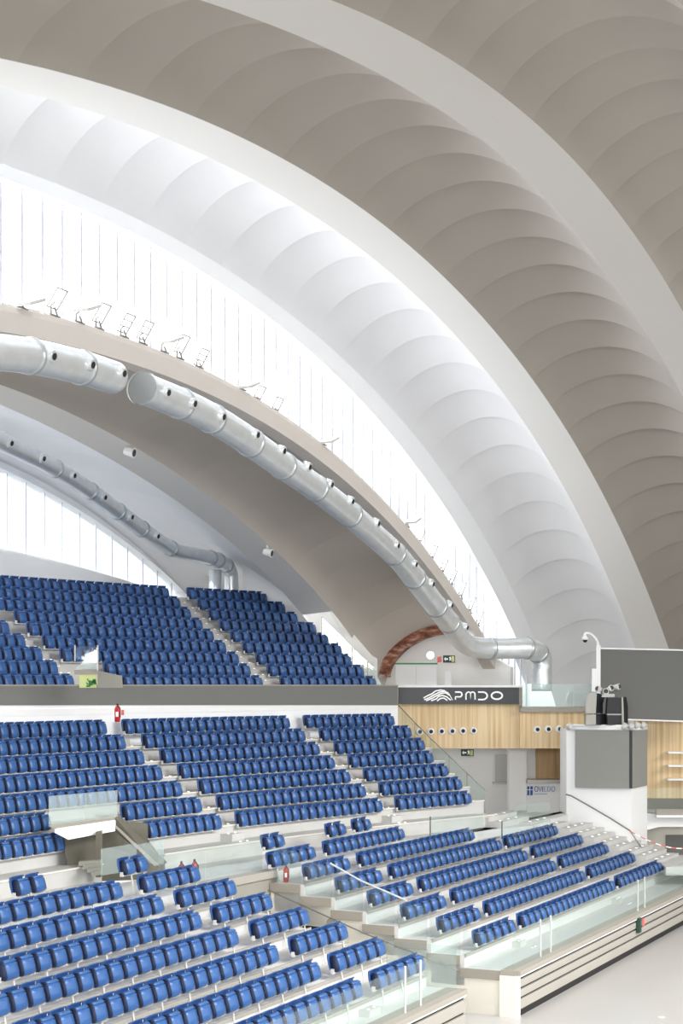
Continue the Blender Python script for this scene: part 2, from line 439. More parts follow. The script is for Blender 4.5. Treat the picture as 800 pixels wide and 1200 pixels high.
c1 = [(167, 455), (200, 468), (230, 481), (260, 497), (294, 519), (332, 546), (370, 572), (410, 603), (440, 629), (465, 652), (488, 681), (511, 711), (530, 735), (541, 750)]
L2 = catmull([on(*p, D1d) for p in c1])
tail = [on(541, 750, D1d), on(552, 757.5, 22.2), on(575, 760, 21.7), on(600, 760, 21.0), on(618, 760, 20.5), on(628, 763, 20.3), on(634, 771, 20.2), on(634.5, 785, 20.2), on(634.5, 810, 20.2)]
L2 = L2[:-1]+catmull(tail, 5)
duct('ventilation_duct', 'long round steel duct following the curved ledge down to the terrace', L2, .41,
     [on(x, y, D1d) for x, y in ((212, 473), (250, 491), (294, 519), (332, 546), (370, 572), (412, 604), (462, 650), (486, 679), (510, 710), (527, 731))]+[on(575, 760, 21.7), on(618, 760, 20.5), on(632, 768, 20.2)],
     nozl([(194, 459.5), (225, 472.5), (259, 488), (299, 509), (330, 528), (360, 547), (386, 567.5), (410.5, 587), (441, 613), (464, 639), (485, 661), (505, 684), (527, 709), (545, 735)], D1d, .41), opencap=True)
D2d = 32.6
c2 = [(-25, 508), (-8, 513), (9, 521), (47, 539.5), (83, 560), (119, 585), (150, 608), (181, 630.5), (200, 643)]
L3 = catmull([on(*p, D2d) for p in c2])
L3 = L3[:-1]+catmull([on(200, 643, D2d), on(212, 647.5, 32.6), on(230, 650.5, 32.6), on(250, 655, 32.6), on(262, 660, 32.6), on(269, 668, 32.6), on(271, 680, 32.6), on(271, 712, 32.6)], 5)
duct('ventilation_duct', 'far round steel duct above the small lunette window with an elbow', L3, .29,
     [on(x, y, D2d) for x, y in ((66, 550), (104, 574), (137, 598), (168, 621), (200, 643))]+[on(246, 654, 32.6), on(255, 657, 32.6), on(266, 664, 32.6)],
     nozl([(11, 519), (49, 537), (85, 557), (121, 582.5), (152.5, 605.5), (183, 628)], D2d, .29), ring=.035)
mb = MB(); mb.tube([on(252, 668, 32.7), on(252, 712, 32.7)], .26, 20)
tag(mb.build('vertical_duct', 'metal', smooth=True), 'short vertical steel duct left of the far duct elbow', 'duct')
tag(pslab('duct_casing', [(241.5, 664), (247, 664), (247, 704), (241.5, 704)], 76.5, .5, 'steel'), 'narrow grey metal casing beside the vertical duct', 'casing')

# small spotlights on the pale rib
for (x, y, lb) in ((151, 527, 'small white spotlight high on the pale rib above the far duct'), (313, 645, 'small white spotlight low on the pale rib above the top seats')):
    t = thing('spotlight', lb, 'lamp', on(x, y, 28.1), 'spotlights on the pale rib')
    mb = MB(); mb.tube([(0, 0, .25), (0, 0, .0)], .05, 8); mb.build('bracket', 'bracket', t)
    mb = MB(); mb.tube([(-.12, 0, -.05), (.18, -.12, -.12)], [.12, .16], 12); mb.build('lamp_head', 'white', t)
    mb = MB(); mb.tube([(.181, -.121, -.121), (.19, -.124, -.123)], .12, 12); mb.build('lens', 'dark', t)

# floodlights on the ledge
FL = [(30, 356, 'edge', 'thin folded floodlight farthest left on the window ledge'),
 (68, 351, 'panel', 'square lit floodlight panel, leftmost square one on the ledge'),
 (97, 363, 'edge', 'floodlight seen edge on between the two leftmost square panels'),
 (120, 368, 'panel', 'square lit floodlight panel left of the two open gridded floodlights'),
 (149, 380, 'grid', 'gridded floodlight, upper of the gridded pair above the duct gap'),
 (171, 388, 'grid', 'gridded floodlight, lower of the gridded pair above the duct gap'),
 (196, 400, 'edge', 'tilted floodlight right of the gridded pair'),
 (214, 404, 'panel', 'square lit floodlight panel right of the gridded pair'),
 (237, 420, 'grid', 'narrow gridded floodlight alone above the long duct'),
 (287, 455, 'edge', 'thin folded floodlight left of the paired square panels at mid ledge'),
 (304, 466, 'panel', 'left square panel of the pair at the middle of the ledge'),
 (325, 476, 'panel', 'right square panel of the pair at the middle of the ledge'),
 (382, 517, 'edge', 'thin folded floodlight alone halfway down the ledge'),
 (480, 611, 'edge', 'thin folded floodlight at the top of the lower floodlight row'),
 (493, 634, 'panel', 'highest square panel of the lower floodlight row'),
 (508, 648, 'panel', 'second highest square panel of the lower floodlight row'),
 (520, 664, 'grid', 'highest gridded floodlight of the lower floodlight row'),
 (531, 677, 'grid', 'second gridded floodlight of the lower floodlight row'),
 (542, 691, 'panel', 'square panel floodlight between the lower gridded ones'),
 (553, 708, 'grid', 'second lowest gridded floodlight of the lower row'),
 (562, 725, 'grid', 'lowest gridded floodlight of the lower row')]
for i, (x, y, kd, lb) in enumerate(FL):
    s, Z = RS(x, 22.95); hb = hh('GT', s); h = (HY-y)/F*Z
    t = thing('floodlight', lb, 'floodlight', RP(s, 23.02, hb+.02), 'floodlights on the window ledge')
    t.rotation_euler.z = PI/2-TH       # local x along the ledge (receding), -y towards the hall
    up = max(.12, h-hb); w = .46; hgt = .50
    fr = MB()
    if kd == 'edge':
        a = Vector((-.3, 0, up-.1)); b = Vector((.35, 0, up+.12))
        d = (b-a).normalized(); n_ = Vector((-d.z, 0, d.x))*.035; yv = Vector((0, .4, 0))
        fr.hexa([a-n_, b-n_, b+n_, a+n_], [p-yv for p in (a-n_, b-n_, b+n_, a+n_)])
        fr.build('housing', 'bracket', t)
        q = MB(); a2, b2 = a+n_*1.1, b+n_*1.1; q.hexa([a2, b2, b2+n_*.2, a2+n_*.2], [p-yv*.9 for p in (a2, b2, b2+n_*.2, a2+n_*.2)]); q.build('lens', 'lamp', t)
    else:
        sl = .16
        cs = [Vector((-w/2-sl, 0, up-hgt/2)), Vector((w/2-sl, 0, up-hgt/2)), Vector((w/2+sl, -.1, up+hgt/2)), Vector((-w/2+sl, -.1, up+hgt/2))]
        for k in range(4): fr.tube([cs[k], cs[(k+1) % 4]], .016, 5)
        if kd == 'grid':
            for q in (1/3, 2/3): fr.tube([cs[0].lerp(cs[3], q), cs[1].lerp(cs[2], q)], .014, 5)
        fr.build('housing', 'steel', t)
        q = MB(); inn = [c+Vector((0, .03, 0)) for c in cs]; q.hexa(inn, [c+Vector((0, .05, 0)) for c in inn]); q.build('lens', 'lamp', t)
    br = MB(); br.tube([(-.2, 0, 0), (-.2, 0, up*.55), (-.05, 0, up*.8)], .02, 5); br.tube([(.1, 0, 0), (-.05, 0, up*.5)], .02, 5); br.tube([(-.25, 0, .01), (.2, 0, .01)], .025, 5)
    br.build('bracket', 'steel', t)

# ------------------------------------------------------------------ seats
def grid_solid(prof_f, prof_b, width, bulge, nx=5):
    """closed shell swept from front profile and back profile [(y,z)], bulging across its width"""
    V = []; Fc = []; n = len(prof_f)
    for side, prof in ((0, prof_f), (1, prof_b)):
        for (y, z, wk) in prof:
            for i in range(nx):
                u = -1+2*i/(nx-1); V.append((u*width/2*wk, y+bulge*(1-u*u), z))
    def id(s, j, i): return s*n*nx+j*nx+i
    for j in range(n-1):
        for i in range(nx-1):
            Fc.append((id(0, j, i), id(0, j, i+1), id(0, j+1, i+1), id(0, j+1, i)))
            Fc.append((id(1, j, i), id(1, j+1, i), id(1, j+1, i+1), id(1, j, i+1)))
    for i in range(nx-1):
        Fc.append((id(0, 0, i+1), id(0, 0, i), id(1, 0, i), id(1, 0, i+1)))
        Fc.append((id(0, n-1, i), id(0, n-1, i+1), id(1, n-1, i+1), id(1, n-1, i)))
    for j in range(n-1):
        Fc.append((id(0, j, 0), id(0, j+1, 0), id(1, j+1, 0), id(1, j, 0)))
        Fc.append((id(0, j+1, nx-1), id(0, j, nx-1), id(1, j, nx-1), id(1, j+1, nx-1)))
    return V, Fc
_z = lambda L: [(y, .855-(.855-z)*.80, w) for (y, z, w) in L]
PANF = [(.03, .375, .86), (.075, .395, .94), (.115, .45, 1), (.10, .56, 1), (.07, .66, 1), (.055, .722, 1), (.022, .727, .97), (.022, .745, .97), (.05, .75, 1), (.0, .795, .92)]
PANB = [(-.04, .385, .86), (-.04, .42, .94), (-.05, .48, 1), (-.06, .56, 1), (-.07, .66, 1), (-.08, .72, 1), (-.08, .73, .97), (-.08, .74, .97), (-.08, .745, 1), (-.08, .77, .92)]
BAKF = [(-.06, .42, .90), (-.075, .50, .96), (-.095, .62, 1), (-.105, .73, 1), (-.10, .80, .98), (-.06, .832, .92)]
BAKB = [(-.085, .42, .90), (-.10, .50, .96), (-.125, .62, 1), (-.14, .74, 1), (-.135, .82, .98), (-.07, .852, .90)]
PANF, PANB, BAKF, BAKB = [(y+.03, z, w) for y, z, w in _z(PANF)], [(y+.01, z, w) for y, z, w in _z(PANB)], _z(BAKF), _z(BAKB)
panV, panF = grid_solid(PANF, PANB, .355, .018)
bakV, bakF = grid_solid(BAKF, BAKB, .425, -.018)
def mesh_from(name, V, Fc, mats, mi=None, smooth=True):
    me = bpy.data.meshes.new(name); me.from_pydata(V, [], Fc); me.update()
    bm = bmesh.new(); bm.from_mesh(me); bmesh.ops.recalc_face_normals(bm, faces=bm.faces); bm.to_mesh(me); bm.free()
    for k in mats: me.materials.append(M[k])
    for i, p in enumerate(me.polygons):
        p.use_smooth = smooth
        if mi: p.material_index = mi[i]
    return me
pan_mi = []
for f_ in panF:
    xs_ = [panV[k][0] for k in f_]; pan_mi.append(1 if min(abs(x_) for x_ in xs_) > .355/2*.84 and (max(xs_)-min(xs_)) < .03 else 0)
pan_me = mesh_from('seat_pan', panV, panF, ['blue', 'side_shade'], pan_mi)
bak_me = mesh_from('backrest', bakV, bakF, ['blue2'])
hb_ = MB()
hb_.ext([(-.235, -.04, .54), (-.205, -.04, .54), (-.205, -.04, .475), (.205, -.04, .475), (.205, -.04, .54), (.235, -.04, .54), (.235, -.04, .445), (-.235, -.04, .445)], (0, .07, 0))
hinge_V, hinge_F = [tuple(v) for v in hb_.V], hb_.F
hinge_me = mesh_from('hinge', hinge_V, hinge_F, ['bracket'], smooth=False)
lg = MB(); lg.tube([(-.22, -.02, .47), (-.235, .05, .0)], .018, 6); lg.box((-.22, -.01, .46), .04, .10, .03)
leg_me = mesh_from('leg', [tuple(v) for v in lg.V], lg.F, ['bracket'], smooth=False)
# far seats keep the same outline with fewer faces
LPF, LPB = PANF[::2], PANB[::2]
pV2, pF2 = grid_solid(LPF, LPB, .36, .022, 3); bV2, bF2 = grid_solid(BAKF[::2]+[BAKF[-1]], BAKB[::2]+[BAKB[-1]], .43, -.022, 3)

SEATS = []   # dict(loc, rz, sc, leg, label, group, area)
ORD = ['', 'first', 'second', 'third', 'fourth', 'fifth', 'sixth', 'seventh', 'eighth', 'ninth', 'tenth', 'eleventh', 'twelfth', 'thirteenth', 'fourteenth', 'fifteenth', 'sixteenth', 'seventeenth', 'eighteenth', 'nineteenth', 'twentieth', 'twenty-first', 'twenty-second', 'twenty-third', 'twenty-fourth', 'twenty-fifth', 'twenty-sixth', 'twenty-seventh']
def addseat(loc, rz, sc, leg, label, group):
    Z = loc.y; xpx = HX+F*loc.x/Z; ypx = HY+F*(CZ-loc.z-.6)/Z
    vis = -12 < xpx < 812 and ypx < 1215
    ar = (1/Z)**2*abs(math.cos(rz-math.atan2(loc.x, loc.y)*-1)) if vis else 0
    kz = 1.09 if 'stand' in group or 'lone' in group else 1.24
    SEATS.append(dict(kz=kz, loc=loc-Vector((0, 0, .855*(kz-1))), rz=rz, sc=sc, leg=leg, label=label, group=group, area=ar, vis=vis, x=xpx, y=ypx))

# --- lower stands: straight rows
class Low:
    def __init__(s, th, D0, t, d0, h): s.th, s.D0, s.t, s.d0, s.h = th, D0, t, d0, h
    def D(s, i): return s.D0-s.t*i
    def zf(s, i): return CZ-(s.d0+s.h*i+.80)     # foot level of row i
    def P(s, a, D, z): return Vector((a*math.sin(s.th)-D*math.cos(s.th), a*math.cos(s.th)+D*math.sin(s.th), z))
    def a(s, x, D):
        xp = (x-HX)/F; Z = D/(math.sin(s.th)-xp*math.cos(s.th)); return Z*(xp*math.sin(s.th)+math.cos(s.th))
    def rz(s): return math.atan2(-math.cos(s.th), -math.sin(s.th))   # local +y towards the court
LB = Low(.403, 21.1013, 1.0211, 4.1081, .2736)
RB = Low(.4099, 21.276, .9176, 4.1346, .3061)
runsL = {0: [(15, 51, 2, 'lp'), (141, 171, 2, 'rp')], 1: [(-8, 140, 9, 'l'), (165, 231, 5, 'r')], 2: [(-12, 188, 12, 'l'), (208, 273, 5, 'r')],
 3: [(-2, 232, 14, 'l'), (251, 315, 5, 'r')], 4: [(-14, 275, 17, 'l'), (296, 358, 5, 'r')], 5: [(20, 322, 18, 'l'), (342.5, 403, 5, 'r')],
 6: [(156, 371, 14, 'l'), (389, 447, 5, 'r')], 7: [(280, 420, 10, 'l'), (437, 493, 5, 'r')]}
runsR = {0: [(308, 331, 2, 'p1'), (383, 403, 2, 'p2'), (414, 432.5, 2, 'p3')], 1: [(315.4, 366.5, 5, 'l'), (381, 470.8, 11, 'm')],
 2: [(357.8, 406.8, 5, 'l'), (421, 552.7, 18, 'm')], 3: [(396, 444.5, 5, 'l'), (457.6, 584.6, 18, 'm'), (592, 651, 10, 'r')],
 4: [(434, 480.4, 5, 'l'), (492, 615, 18, 'm'), (624, 680, 10, 'r')], 5: [(473, 518.8, 5, 'l'), (530.6, 648, 18, 'm'), (656, 710, 10, 'r')],
 6: [(515, 559, 5, 'l'), (569.6, 682, 18, 'm'), (689, 741.4, 10, 'r')], 7: [(557, 600, 5, 'l'), (609, 717, 18, 'm'), (722.7, 773, 10, 'r')]}
gaps = {'L': [], 'R': []}
for key, B, runs in (('L', LB, runsL), ('R', RB, runsR)):
    for i, rr in runs.items():
        D = B.D(i); prev = None
        for (x0, x1, n, c) in rr:
            a0, a1 = B.a(x0, D), B.a(x1, D); p = (a1-a0)/n
            if prev is not None and i > 0: gaps[key].append((i, prev, a0))
            prev = a1
            for k in range(n):
                a = a0+p*(k+.5)
                row = ORD[8-i] if i else 'back'
                if key == 'L':
                    if c == 'l': lb = '%s blue seat left of the aisle, %s row up, near stand' % (ORD[n-k], row); g = 'seats in the long left block of the near stand'
                    elif c == 'r': lb = '%s blue seat right of the aisle, %s row up, near stand' % (ORD[k+1], row); g = 'seats in the five-seat block of the near stand'
                    else: lb = '%s blue seat of the lone pair on the near walkway, %s' % (('left', 'right')[k], 'by the left edge' if c == 'lp' else 'beside the passage opening'); g = 'lone paired seats on the walkway'
                else:
                    nm = {'l': 'five-seat block', 'm': 'long middle block', 'r': 'far right block'}.get(c)
                    if nm: lb = '%s blue seat from the left, %s row up, farther stand, %s' % (ORD[k+1], row, nm); g = 'seats in the %s of the farther stand' % nm
                    else: lb = '%s blue seat of the %s lone pair on the walkway behind the farther stand' % (('left', 'right')[k], {'p1': 'leftmost', 'p2': 'middle', 'p3': 'rightmost'}[c]); g = 'lone paired seats on the walkway'
                addseat(B.P(a, D, B.zf(i)), B.rz(), p/.5 if p < .58 else 1.1, k % 2 == 0 or i == 0, lb, g)

# --- curved tiers
CX, CY = 62.072, 12.265
R0m, tm, d0m, hm = 81.765, .875, 1.16, .441
R1u, tu, d1u, hu = 81.765+1.0+8*.796, .796, -3.789, .437
def PH(x, R):
    ux, uy = (x-HX)/F, 1.0; b = ux*CX+uy*CY; q = ux*ux+uy*uy
    Z = (b+math.sqrt(max(b*b-q*(CX*CX+CY*CY-R*R), 1e-6)))/q
    return math.atan2(ux*Z-CX, Z-CY), Z
def AP(phi, R, z): return Vector((CX+R*math.sin(phi), CY+R*math.cos(phi), z))
def zm(i): return CZ-(d0m+hm*i+.76)
def zu(i): return CZ-(d1u+hu*i+.78)
Mr = {0: [(0, 123, 'l'), (145, 338, 'm'), (357, 460.6, 'r')], 1: [(0, 145, 'l'), (168, 356, 'm'), (375.6, 480.6, 'r')], 2: [(0, 167, 'l'), (189.4, 372.6, 'm'), (393, 496, 'r')],
 3: [(0, 188, 'l'), (210.4, 390.4, 'm'), (409.6, 506, 'r')], 4: [(0, 211, 'l'), (234, 408.6, 'm'), (427.4, 523.4, 'r')],
 5: [(0, 57, 'l'), (144, 234, 'k'), (256, 426.6, 'm'), (445.6, 539.4, 'r')], 6: [(0, 85, 'l'), (171, 257, 'k'), (278, 446, 'm'), (464.4, 550.4, 'r')]}
Ur = {0: [(0, 197, 'm'), (220, 312, 'r')], 1: [(0, 210, 'm'), (232.4, 333, 'r')], 2: [(0, 222.4, 'm'), (245.4, 347.4, 'r')], 3: [(18.4, 236, 'm'), (258.4, 369.4, 'r')],
 4: [(0, 9.4, 'l'), (33, 249, 'm'), (271.4, 383.4, 'r')], 5: [(0, 28, 'l'), (51.4, 263.4, 'm'), (285.4, 399, 'r')], 6: [(0, 48, 'l'), (72, 278.4, 'm'), (301, 410.4, 'r')],
 7: [(0, 66, 'l'), (123, 292, 'm'), (314.4, 425, 'r')], 8: [(0, 85, 'l'), (144, 306.4, 'm'), (329.4, 439.4, 'r')]}
aisleM, aisleU = [], []
for rows, zf, Rf, pt0, nm, al, nrow in ((Mr, zm, lambda i: R0m-tm*i, .46, 'middle tier', aisleM, 7), (Ur, zu, lambda i: R1u-tu*i, .478, 'upper tier', aisleU, 9)):
    for i, rr in rows.items():
        R = Rf(i); prev = None
        for (x0, x1, c) in rr:
            p0, p1 = PH(x0, R)[0], PH(x1, R)[0]; L = (p1-p0)*R
            edge = x0 == 0
            n = max(1, round(L/pt0)) if not edge else int(L/pt0+1.2)
            p = L/n if not edge else pt0
            if prev is not None: al.append((i, prev, p0, R, zf(i)))
            prev = p1
            for k in range(n):
                ph = p1-(k+.5)*p/R
                sec = {'l': 'left section', 'k': 'passage section', 'm': 'centre section', 'r': 'right section'}[c]
                lb = '%s blue seat from the right end, %s row up, %s, %s' % (ORD[k+1] if k < 27 else 'far', ORD[nrow-i], nm, sec)
                f = Vector((-math.sin(ph), -math.cos(ph)))
                addseat(AP(ph, R, zf(i)), math.atan2(-f.x, f.y), p/.5, False, lb, 'seats in the %s of the %s' % (sec, nm))
vis = [s for s in SEATS if s['vis']]
vis.sort(key=lambda s: -s['area'])
near, rest = vis[:300], vis[300:]
print('SEATS', len(vis), 'near min y', min(s['y'] for s in near))
proto = thing('stadium_seat', 'x', 'seat')
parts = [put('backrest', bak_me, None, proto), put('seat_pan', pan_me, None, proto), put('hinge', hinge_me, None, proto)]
legp = put('leg', leg_me, None, proto)
first = True
for s in near:
    if first: r = proto; ch = parts+[legp]
    else:
        r = proto.copy(); COL.objects.link(r); ch = []
        for q in parts+([legp] if s['leg'] else []):
            c = q.copy(); COL.objects.link(c); c.parent = r
    first = False
    r.location = s['loc']; r.rotation_euler = (0, 0, s['rz']); sc = s['sc']; r.scale = (sc, 1, s['kz'])
    r['label'] = s['label']; r['group'] = s['group']
V = []; Fc = []; MI = []
for s in rest:
    mt = Matrix.Translation(s['loc'])@Matrix.Rotation(s['rz'], 4, 'Z')@Matrix.Diagonal((s['sc'], 1, s['kz'], 1))
    for (vv, ff, mi) in ((pV2, pF2, 0), (bV2, bF2, 1), (hinge_V, hinge_F, 2)):
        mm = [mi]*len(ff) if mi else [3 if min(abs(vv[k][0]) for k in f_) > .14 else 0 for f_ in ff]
        b = len(V); V += [tuple(mt@Vector(v)) for v in vv]; Fc += [tuple(k+b for k in f) for f in ff]; MI += mm
me = mesh_from('stadium_seats', V, Fc, ['blue', 'blue2', 'bracket', 'side_shade'], MI)
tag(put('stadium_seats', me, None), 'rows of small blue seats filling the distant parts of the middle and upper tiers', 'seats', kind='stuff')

# ------------------------------------------------------------------ lower stand decks
def block(mb, B, a0, a1, Da, Db, z0, z1, mi=0, skew=0.0):
    """box between arclengths a0..a1 and distances Da>Db"""
    a0a, a0b = (a0, a0) if not isinstance(a0, tuple) else a0
    a1a, a1b = (a1, a1) if not isinstance(a1, tuple) else a1
    lo = [B.P(a0a, Da, z0), B.P(a1a, Da, z0), B.P(a1b, Db, z0), B.P(a0b, Db, z0)]
    hi = [Vector((p.x, p.y, z1)) for p in lo]; mb.hexa(lo, hi, mi)
aLend = lambda D: 37.75+(D-14)*.13
aRend = lambda D: 41.9+(D-13.5)*.085
def stand(B, key, name, label, a0f, a1f, Dfront):
    t = bpy.data.objects.new(name, None); COL.objects.link(t); struct(t, label, 'grandstand')
    for i in range(1, 8):
        mb = MB(); Da = B.D(i)+.05; Db = (B.D(i+1)+.05) if i < 7 else Dfront; z = B.zf(i)
        block(mb, B, (a0f(Da), a0f(Db)), (a1f(Da), a1f(Db)), Da, Db, z-.75 if i < 7 else z-.25, z)
        # step nosing
        mb.build('deck', 'deck', t)
        mb = MB(); block(mb, B, (a0f(Da), a0f(Db)), (a1f(Da), a1f(Db)), Db+.03, Db-.03, z-.05, z+.02)
        if i < 7: mb.build('nosing', 'board', t)
    return t
tL = stand(LB, 'L', 'near_grandstand', 'light stepped near grandstand filling the lower left corner', lambda D: 14.0, aLend, 13.1)
tR = stand(RB, 'R', 'farther_grandstand', 'light stepped farther grandstand right of the passage', aRend, lambda D: 62.5 if D > 16.5 else 66.5, 13.5)
# beige end edges of the farther stand + cream end wall
for i in range(1, 8):
    Da = RB.D(i)+.16; Db = RB.D(i+1)+.16 if i < 7 else 13.45
    mb = MB(); z = RB.zf(i); block(mb, RB, (aRend(Da)-.05, aRend(Db)-.05), (aRend(Da)+.02, aRend(Db)+.02), Da, Db, z-.24, z-.005)
    mb.build('end_edge', 'fascia', tR)
mb = MB()
for i in range(1, 8):
    Da = RB.D(i)+.16; Db = RB.D(i+1)+.16 if i < 7 else 13.5; z = RB.zf(i)-.24
    block(mb, RB, (aRend(Da), aRend(Db)), (aRend(Da)+.35, aRend(Db)+.35), Da, Db, 0, z)
tag(mb.build('wall_passage', 'cream'), 'cream stepped end wall of the farther stand along the passage', 'wall', kind='structure')
# left passage side (end of near stand)
mb = MB()
for i in range(1, 8):
    Da = LB.D(i)+.16; Db = LB.D(i+1)+.16 if i < 7 else 13.1; z = LB.zf(i)-.02
    block(mb, LB, (aLend(Da)-.3, aLend(Db)-.3), (aLend(Da)-.01, aLend(Db)-.01), Da, Db, 0, z-.2)
tag(mb.build('wall_stand_end', 'concd'), 'hidden concrete end of the near stand facing the passage', 'wall', kind='structure')
# round plate and dark opening in the cream wall
def endwall_pt(x, y):
    # point on the end plane of the farther stand
    xp = (x-HX)/F
    D = 17.0
    for _ in range(20):
        a = aRend(D); P = RB.P(a, D, 0); D += (P.x/P.y-xp)*-P.y*1.0/ -math.cos(RB.th)*-1 if False else 0
        break
    lo, hi = 13.0, 22.0
    for _ in range(50):
        m_ = (lo+hi)/2; P = RB.P(aRend(m_)-.02, m_, 0)
        if P.x/P.y > xp: lo = m_
        else: hi = m_
    Z = P.y; return Vector((P.x, P.y, CZ-(y-HY)/F*Z))
ndir = Vector((-math.sin(RB.th), -math.cos(RB.th), 0))
for (x, y, r, lb) in ((388, 1081, .115, 'round grey plate on the cream end wall beside the dark opening'), (487, 1157, .13, 'round grey plate on the cream end wall behind the glass corner')):
    mb = MB(); c = endwall_pt(x, y); mb.tube([c, c+ndir*.04], r, 20); tag(mb.build('wall_plate', 'concd'), lb, 'plate')
pp = [endwall_pt(*q) for q in ((355, 1084), (382, 1087), (382, 1110), (355, 1110))]
mb = MB(); mb.ext(pp, ndir*.03); tag(mb.build('wall_opening', 'gap'), 'dark opening low in the cream end wall', 'opening', kind='structure')

# aisle half steps with studs
def aisle_steps(B, key, lab):
    groups = {}
    for (i, a0, a1) in gaps[key]: groups.setdefault(0 if key == 'L' else (0 if (a0-aRend(B.D(i))) < 7 else 1), []).append((i, a0, a1))
    for g, lst in groups.items():
        mb = MB()
        for (i, a0, a1) in lst:
            D = B.D(i); z = B.zf(i)
            if i < 8:
                block(mb, B, a0+.1, a1-.06, D+.16, D-.20, z-.01, z+B.h*.5)
            for (Dd, zz) in ((D-.12, z+B.h*.5), (D-.5, z)):
                for q in (.3, .7):
                    p = B.P(a0+(a1-a0)*q, Dd, zz); mb.box((p.x, p.y, p.z+.008), .05, .05, .02, 0, 1)
        o = mb.build('aisle_steps', ['conc', 'stud']); struct(o, lab[g], 'steps')
aisle_steps(LB, 'L', ['narrow aisle steps between the two blocks of the near stand'])
aisle_steps(RB, 'R', ['left aisle steps of the farther stand', 'right aisle steps of the farther stand'])
# flight at the far right end of the farther stand
mb = MB()
for i in range(1, 7):
    D = RB.D(i); z = RB.zf(i); ae = 62.6
    a_s = RB.a({1: 560, 2: 610, 3: 656, 4: 684, 5: 714, 6: 745}[i], D)
    for k in range(2):
        Dk = D+.16-k*.46
        block(mb, RB, a_s+.2, a_s+3.4, Dk, Dk-.48, z-.1, z+RB.h*(1-.5*k)+.30-.0)
        for q in (.5, 1.4, 2.3):
            p = RB.P(a_s+.3+q, Dk-.25, z+RB.h*(1-.5*k)+.31); mb.box((p.x, p.y, p.z), .09, .09, .02, 0, 1)
struct(mb.build('stair_flight', ['conc', 'stud']), 'pale stair flight with white studs at the right end of the farther stand', 'stairs')

# ------------------------------------------------------------------ front faces of the stands
def front(B, D, a0, a1, ztop, zbot, label, name, nb):
    t = bpy.data.objects.new(name, None); COL.objects.link(t); struct(t, label, 'wall')
    mb = MB(); block(mb, B, a0+.02, a1, D+.3, D-.02, zbot, ztop-.08); mb.build('backing', 'gap', t)
    mb = MB(); block(mb, B, a0-.05, a1, D+.4, D-.12, ztop-.09, ztop+.03); mb.build('top_edge', 'fascia', t)
    mb = MB(); block(mb, B, a0-.05, a1, D+.02, D-.10, ztop-.13, ztop-.085); mb.build('top_strip', 'whitebright', t)
    H = ztop-.21-(zbot+.19); bh = H/nb
    for k in range(nb):
        z1 = ztop-.21-k*bh; z0 = z1-bh+(.06 if k < nb-1 else 0)
        mb = MB(); block(mb, B, a0+.02, a1, D, D-.07, z0, z1); mb.build('cladding_board', 'board', t)
    mb = MB(); block(mb, B, a0-.06, a0+.0, D+.03, D-.1, zbot, ztop-.1); mb.build('corner_post', 'white', t)
    mb = MB(); block(mb, B, a0-.05, a0+.06, D+.42, D+.03, zbot, ztop-.1); mb.build('end_panel', 'cream', t)
    return t
zwR = RB.zf(7); zwL = LB.zf(7)
front(RB, 13.5, aRend(13.5), 74, zwR, 0.0, 'front of the farther stand clad in long beige boards', 'wall_front', 3)
front(LB, 13.1, 25, aLend(13.1), zwL, 0.0, 'front of the near stand clad in long beige boards', 'wall_front', 3)
mb = MB(); block(mb, LB, 12, 25, 13.4, 13.1, 0, zwL); struct(mb.build('wall_front', 'board'), 'hidden near part of the near stand front', 'wall')

# glass balustrades
def pane(mb, B, a0, a1, D0, D1, z0, z1, z0b=None, z1b=None):
    z0b = z0 if z0b is None else z0b; z1b = z1 if z1b is None else z1b
    p = [B.P(a0, D0, z0), B.P(a1, D1, z0b), B.P(a1, D1, z1b), B.P(a0, D0, z1)]
    d = (p[1]-p[0]); n = Vector((-d.y, d.x, 0)).normalized()*.015
    mb.ext([q-n*.5 for q in p], n)
def balustrade(name, label, panes, posts, m='glass', group='glass balustrades'):
    p0 = panes[0][0].P(panes[0][1], panes[0][3], panes[0][5])
    t = thing(name, label, 'balustrade', p0, group); inv = Matrix.Translation(-p0)
    for pn in panes:
        mb = MB(); pane(mb, *pn); o = mb.build('glass_pane', m, t); o.matrix_parent_inverse = inv
    for (B, a, D, z0, z1) in posts:
        mb = MB(); c = B.P(a, D, (z0+z1)/2); mb.box(c, .035, .035, z1-z0, B.th); o = mb.build('post', 'bracket', t); o.matrix_parent_inverse = inv
    return t
aR0 = aRend(13.6)
ps = [RB.a(x, 13.62) for x in (633, 645, 747, 755)]
edges = [aR0+.03, ps[0], ps[1], ps[2], ps[3], 66.3]
balustrade('glass_balustrade', 'long low glass balustrade along the front of the farther stand',
  [(RB, edges[k]+.03, edges[k+1]-.03, 13.6, 13.6, zwR+.03, zwR+.98) for k in range(5)], [(RB, a, 13.62, zwR, zwR+1.0) for a in ps])
aL1 = aLend(13.2)-.1; pl = [LB.a(473, 13.25), LB.a(491, 13.25)]
balustrade('glass_balustrade', 'low glass balustrade along the front of the near stand',
  [(LB, 26, pl[0]-.03, 13.22, 13.22, zwL+.03, zwL+.98), (LB, pl[0]+.03, pl[1]-.03, 13.22, 13.22, zwL+.03, zwL+.98), (LB, pl[1]+.03, aL1, 13.22, 13.22, zwL+.03, zwL+.98),
   (LB, aL1, aL1+.25, 13.22, 15.0, zwL+.03, zwL+.98)], [(LB, a, 13.22, zwL, zwL+1.0) for a in pl])
pn = []
for i in range(1, 8):
    Da = RB.D(i)+.1; Db = RB.D(i+1)+.18 if i < 7 else 13.6; z = RB.zf(i)
    pn.append((RB, aRend(Da)+.04, aRend(Db)+.04, Da, Db, z+.02, z+.95, z+.02, z+.80))
